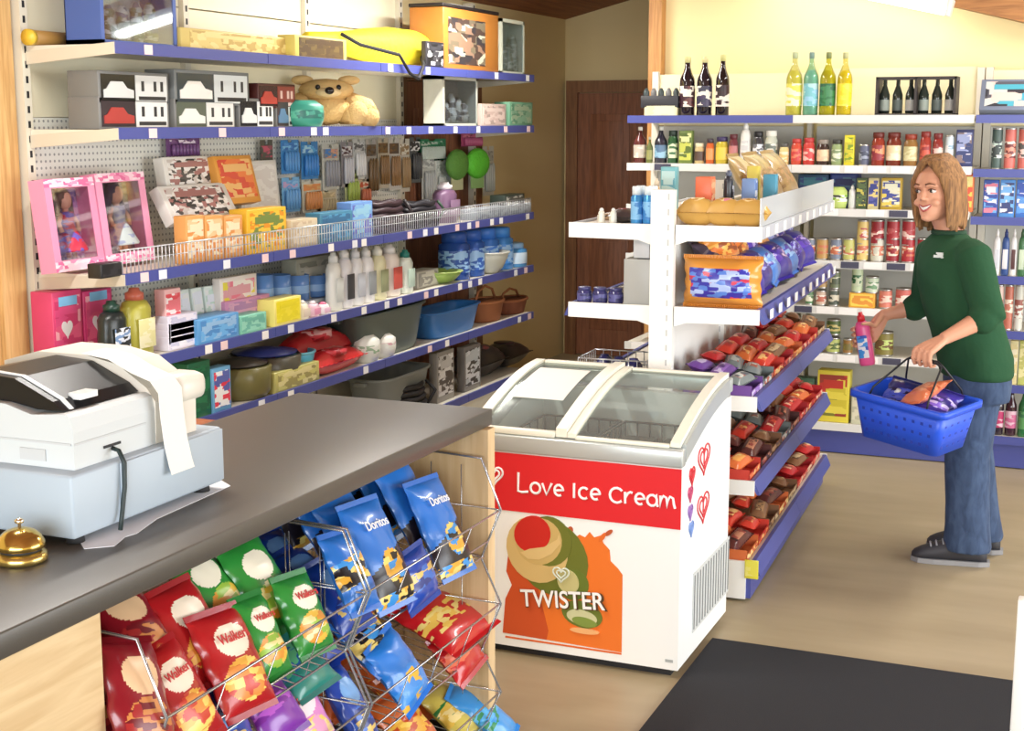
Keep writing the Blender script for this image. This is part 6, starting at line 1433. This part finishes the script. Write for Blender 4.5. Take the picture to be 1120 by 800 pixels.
cl = MB(); c0 = V3((-.582, 5.738, 1.302))
cl.tube([p for p in oval(c0, .056, .06, 24)], .011, 8, 0, True); PB(cl, 'collar', mat((34, 66, 46), .9))
lg = ony(1021, 277, 5.55)
# small white chest emblem, lying on the cloth
cn_ = V3((-.35, -.94, .12)).normalized(); cx_ = V3((.94, -.35, 0)).normalized(); cz_ = cn_.cross(cx_)*-1
e = MB()
for dx_, dz_, w_, h_ in ((-.009, .004, .017, .010), (.007, .001, .020, .014), (.004, -.008, .024, .006), (.016, .007, .008, .006)):
    c_ = V3((-.60, 5.612, 1.222))+cx_*dx_+cz_*dz_
    e.add([c_+cx_*(a*w_/2)+cz_*(b*h_/2)+cn_*g for g in (0, .012) for a, b in ((-1, -1), (1, -1), (1, 1), (-1, 1))], [(0, 1, 2, 3), (4, 5, 6, 7), (0, 1, 5, 4), (1, 2, 6, 5), (2, 3, 7, 6), (3, 0, 4, 7)])
EMB = PB(e, 'chest_emblem', mat((226, 232, 228), .6))
# jeans
JN = wood((46, 64, 94), (66, 86, 118), 7, (5, 5, 2), .85)
jn = MB(); X0 = V3((-1, 0, 0)); Y0 = V3((0, 1, 0))
jn.loft([oval((-.452, 5.738, .80), .118, .160, 28), oval((-.448, 5.738, .72), .118, .165, 28), oval((-.448, 5.745, .66), .112, .160, 28)])
for hip, kn, an in (((-.445, 5.685, .78), (-.465, 5.68, .44), (-.447, 5.70, .06)), ((-.452, 5.815, .78), (-.47, 5.87, .44), (-.415, 5.89, .06))):
    hip, kn, an = V3(hip), V3(kn), V3(an)
    R_ = []
    for s, ra, rb in ((0, .112, .094), (.25, .105, .092), (.55, .096, .088), (.85, .088, .083), (1.0, .086, .080)): R_.append(oval(hip.lerp(kn, s), ra, rb, 24, .012, 3*s, X0, Y0))
    for s, ra, rb in ((.2, .086, .078), (.5, .084, .078), (.75, .086, .08), (.93, .091, .086), (1.0, .094, .088)): R_.append(oval(kn.lerp(an, s), ra, rb, 24, .016, 4+3*s, X0, Y0))
    jn.loft(R_)
remesh(PB(jn, 'jeans', JN), .0075, 4)
def shoe(hx, hy, yawd):
    m = MB(); R_ = []
    for t, w_, h_, zc in ((0, .026, .030, .040), (.03, .036, .040, .048), (.10, .040, .048, .054), (.16, .043, .044, .050), (.21, .046, .034, .042), (.25, .042, .026, .034), (.275, .028, .018, .028), (.285, .010, .010, .024)):
        R_.append([V3((-t, w_*math.cos(2*PI*i/16), zc+h_*math.sin(2*PI*i/16))) for i in range(16)])
    m.loft(R_); rot = Matrix.Rotation(math.radians(yawd), 3, 'Z')
    m.v = [tuple(rot @ V3((v[0], v[1], max(v[2], .016)))+V3((hx, hy, 0))) for v in m.v]
    o = PB(m, 'shoe', mat((54, 54, 60), .55))
    s_ = MB(); pl = [(.01, .03), (0, .036)]
    pl = [(.012, -.02), (.012, .02), (-.03, .038), (-.12, .040), (-.20, .048), (-.26, .042), (-.288, .012), (-.288, -.012), (-.26, -.042), (-.20, -.048), (-.12, -.040), (-.03, -.038)]
    q = [rot @ V3((a, b, 0))+V3((hx, hy, 0)) for a, b in pl]
    s_.prism([(p.x, p.y) for p in q], 'z', .001, .02); so = s_.build('sole', mat((150, 150, 152), .6)); so.parent = o
    l_ = MB()
    for t in (.165, .19, .212): l_.tube([rot @ V3((-t, -.03, .082-(t-.165)*.25))+V3((hx, hy, 0)), rot @ V3((-t-.004, 0, .094-(t-.165)*.3))+V3((hx, hy, 0)), rot @ V3((-t, .03, .082-(t-.165)*.25))+V3((hx, hy, 0))], .004, 6)
    lo_ = l_.build('laces', mat((150, 150, 156), .7)); lo_.parent = o
shoe(-.372, 5.70, 6); shoe(-.335, 5.89, 3)
tag(wm, 'smiling person in dark green sweatshirt and jeans carrying a blue shopping basket', 'person')
# ------------------------------------------------------------------ pink bottle in her far hand
o = squirt('cleaner_bottle', .033, .22, [(232, 90, 150), (70, 150, 226), (240, 240, 246), (60, 90, 190), (210, 40, 50)])
z_ = ba; x_ = V3((1, -.2, 0)); x_ = (x_-z_*x_.dot(z_)).normalized(); y_ = z_.cross(x_)
o.matrix_world = Matrix.Translation(BB) @ Matrix((x_, y_, z_)).transposed().to_4x4()
tag(o, 'pink cleaner bottle with red cap held in the far hand', 'bottle')
# ------------------------------------------------------------------ shopping basket
BL_, BWd, BH = .40, .245, .178
rimc = V3((-.642, 5.44, .708)); 
BM = Matrix.Translation(rimc-nb_*BH) @ Matrix((ub, vb, nb_)).transposed().to_4x4()
bk = empty('shopping_basket'); bk.matrix_world = BM
BBL = mat((36, 84, 214), .35)
def rrect(a, b, z, r=.03, n=6):
    o = []
    for cx, cy, t0 in ((a-r, b-r, 0), (-a+r, b-r, 90), (-a+r, -b+r, 180), (a-r, -b+r, 270)):
        for i in range(n+1): t = math.radians(t0+90*i/n); o.append(V3((cx+r*math.cos(t), cy+r*math.sin(t), z)))
    return o
m = MB(); a, b = BL_/2, BWd/2
m.loft([rrect(a*.84, b*.82, 0), rrect(a, b, BH), rrect(a-.006, b-.006, BH), rrect(a*.84-.006, b*.82-.006, .006)])
bb_ = m.build('basket_body', BBL, bk)
m = MB(); m.loft([rrect(a+.001, b+.001, BH-.022), rrect(a+.012, b+.012, BH-.02), rrect(a+.012, b+.012, BH+.004), rrect(a-.006, b-.006, BH+.004), rrect(a-.0055, b-.0055, BH-.002)], 0, False); m.build('rim', BBL, bk)
m = MB()
for r_ in range(3):
    for c_ in range(9):
        z0 = .03+r_*.042; k = .82+.18*z0/BH; yy = -(b*k+.0008); xx = -a*.78*k+c_*a*1.56*k/8
        m.bb((xx-.006, yy-.0006, z0), (xx+.006, yy+.0006, z0+.028)); m.bb((xx-.006, -yy-.0006, z0), (xx+.006, -yy+.0006, z0+.028))
    for c_ in range(5):
        z0 = .03+r_*.042; k = .84+.16*z0/BH; xx = a*k+.0008; yy = -b*.7*k+c_*b*1.4*k/4
        m.bb((xx-.0006, yy-.006, z0), (xx+.0006, yy+.006, z0+.028)); m.bb((-xx-.0006, yy-.006, z0), (-xx+.0006, yy+.006, z0+.028))
m.build('slot_marking', mat((24, 54, 160), .5), bb_)
iv = BM.inverted(); g = iv @ G
for s in (-1, 1):
    m = MB(); m.tube([(-a*.62, s*(b-.002), BH-.006), (-a*.58, s*(b*.86), BH+.03), (g.x-.075, g.y+s*.006, g.z-.012), (g.x-.052, g.y+s*.0052, g.z), (g.x+.052, g.y+s*.0052, g.z), (g.x+.075, g.y+s*.006, g.z-.012), (a*.62, s*(b*.86), BH+.03), (a*.64, s*(b-.002), BH-.006)], [.004, .004, .004, .0062, .0062, .004, .004, .004], 8)
    m.build('handle', mat((22, 24, 30), .4), bk)
tag(bk, 'blue plastic shopping basket with black handles hanging from the near hand', 'basket')
def inb(o, x, y, z, r, desc, cat, lbl=''):
    o.matrix_world = BM @ Matrix.Translation((x, y, z)) @ Euler(r).to_matrix().to_4x4(); tag(o, desc, cat)
inb(bag('crisp_packet', .17, .2, .06, [(40, 44, 110), (230, 230, 236), (60, 80, 190), (30, 30, 70), (90, 100, 190)], 2, None, 601), -.05, .0, .15, (-1.0, .1, .2), 'dark blue packet standing in the shopping basket', 'crisps')
inb(bag('crisp_packet', .15, .2, .06, [(60, 50, 150), (226, 190, 226), (130, 100, 210), (50, 40, 120), (200, 190, 236)], 2, None, 602), .09, -.01, .16, (-1.1, .15, .2), 'violet packet at the leg end of the shopping basket', 'crisps')
inb(bag('crisp_packet', .14, .18, .05, [(214, 120, 80), (236, 190, 150), (226, 140, 100), (190, 90, 60)], 2, None, 603), .04, -.01, .20, (-1.2, -.35, -.3), 'orange packet lying across the shopping basket', 'crisps')
inb(squirt('dark_bottle', .034, .17, [(26, 26, 36), (200, 206, 200), (60, 70, 90), (210, 214, 214)]), -.125, .015, .03, (.15, .35, 0), 'dark bottle with pale label leaning in the shopping basket', 'bottle')
inb(jar('small_jar', .03, .09, [(90, 50, 44), (226, 190, 180), (190, 90, 90), (226, 226, 226)]), -.13, .045, .012, (0, 0, 0), 'small jar in the corner of the shopping basket', 'jar')

# ------------------------------------------------------------------ light and camera
def area(nm, loc, rot, sx, sy, e, c=(1, 1, 1)):
    l = bpy.data.lights.new(nm, 'AREA'); l.shape = 'RECTANGLE'; l.size = sx; l.size_y = sy; l.energy = e; l.color = c
    o = bpy.data.objects.new(nm, l); COL.objects.link(o); o.location = loc; o.rotation_euler = rot; return o
area('daylight_shop_window', (RX-.02, 4.3, 1.25), (0, PI/2, 0), 1.8, 4.4, 160, (.95, .98, 1.0))       # faces -x
area('unseen_front_fill', (-.2, NY+.03, 1.5), (PI/2, 0, 0), 4.2, 1.4, 200, (.90, .96, 1.0))  # unseen fill behind the camera, added to brighten the sides facing it
# unseen battens, added to brighten the aisles and the entrance side
def batten(x, y, desc, en=46):
    z = roofz(x)-.12
    r = empty('ceiling_light', (x, y, z))  # made-up fitting that houses the added fill lamp
    m = MB(); m.bb((-.05, -.75, .03), (.05, .75, .08), 0, .006); m.build('housing', FR, r)
    m = MB(); m.bb((-.045, -.74, -.02), (.045, .74, .029), 0, .012); m.build('diffuser', mat((255, 252, 240), .3, emit=2), r)
    for yy in (-.5, .5): MB().tube([(0, yy, .08), (0, yy, .155)], .006).build('hanger', FR, r)
    l = area('added_fill_lamp', (x, y, z-.03), (0, 0, 0), .1, 1.5, en, (1, .97, .91)); tag(r, desc, 'light'); return r
batten(-2.45, 3.0, 'added unseen ceiling light over the till aisle')
batten(-2.9, 6.6, 'added unseen ceiling light over the long shelving aisle')
batten(.2, 6.4, 'added unseen ceiling light over the entrance side of the shop', 42)
w = bpy.data.worlds.new('World'); SC.world = w; w.use_nodes = True
bg = w.node_tree.nodes['Background']; bg.inputs['Color'].default_value = (.9, .95, 1, 1); bg.inputs['Strength'].default_value = 1.0
cam = bpy.data.cameras.new('Camera'); co = bpy.data.objects.new('Camera', cam); COL.objects.link(co)
cam.sensor_fit = 'HORIZONTAL'; cam.sensor_width = 36; cam.lens = FPX/1120*36; cam.clip_start = .05; cam.clip_end = 60
co.matrix_world = Matrix.Translation(CAMP) @ Matrix((RGT, UPV, -FWD)).transposed().to_4x4()
SC.camera = co
vs_ = SC.view_settings; vs_.view_transform = 'Standard'; vs_.look = 'None'; vs_.exposure = 0.12; vs_.gamma = 1; vs_.use_curve_mapping = False
SC.cycles.use_denoising = True; SC.cycles.max_bounces = 8; SC.cycles.transparent_max_bounces = 16
finish_labels()
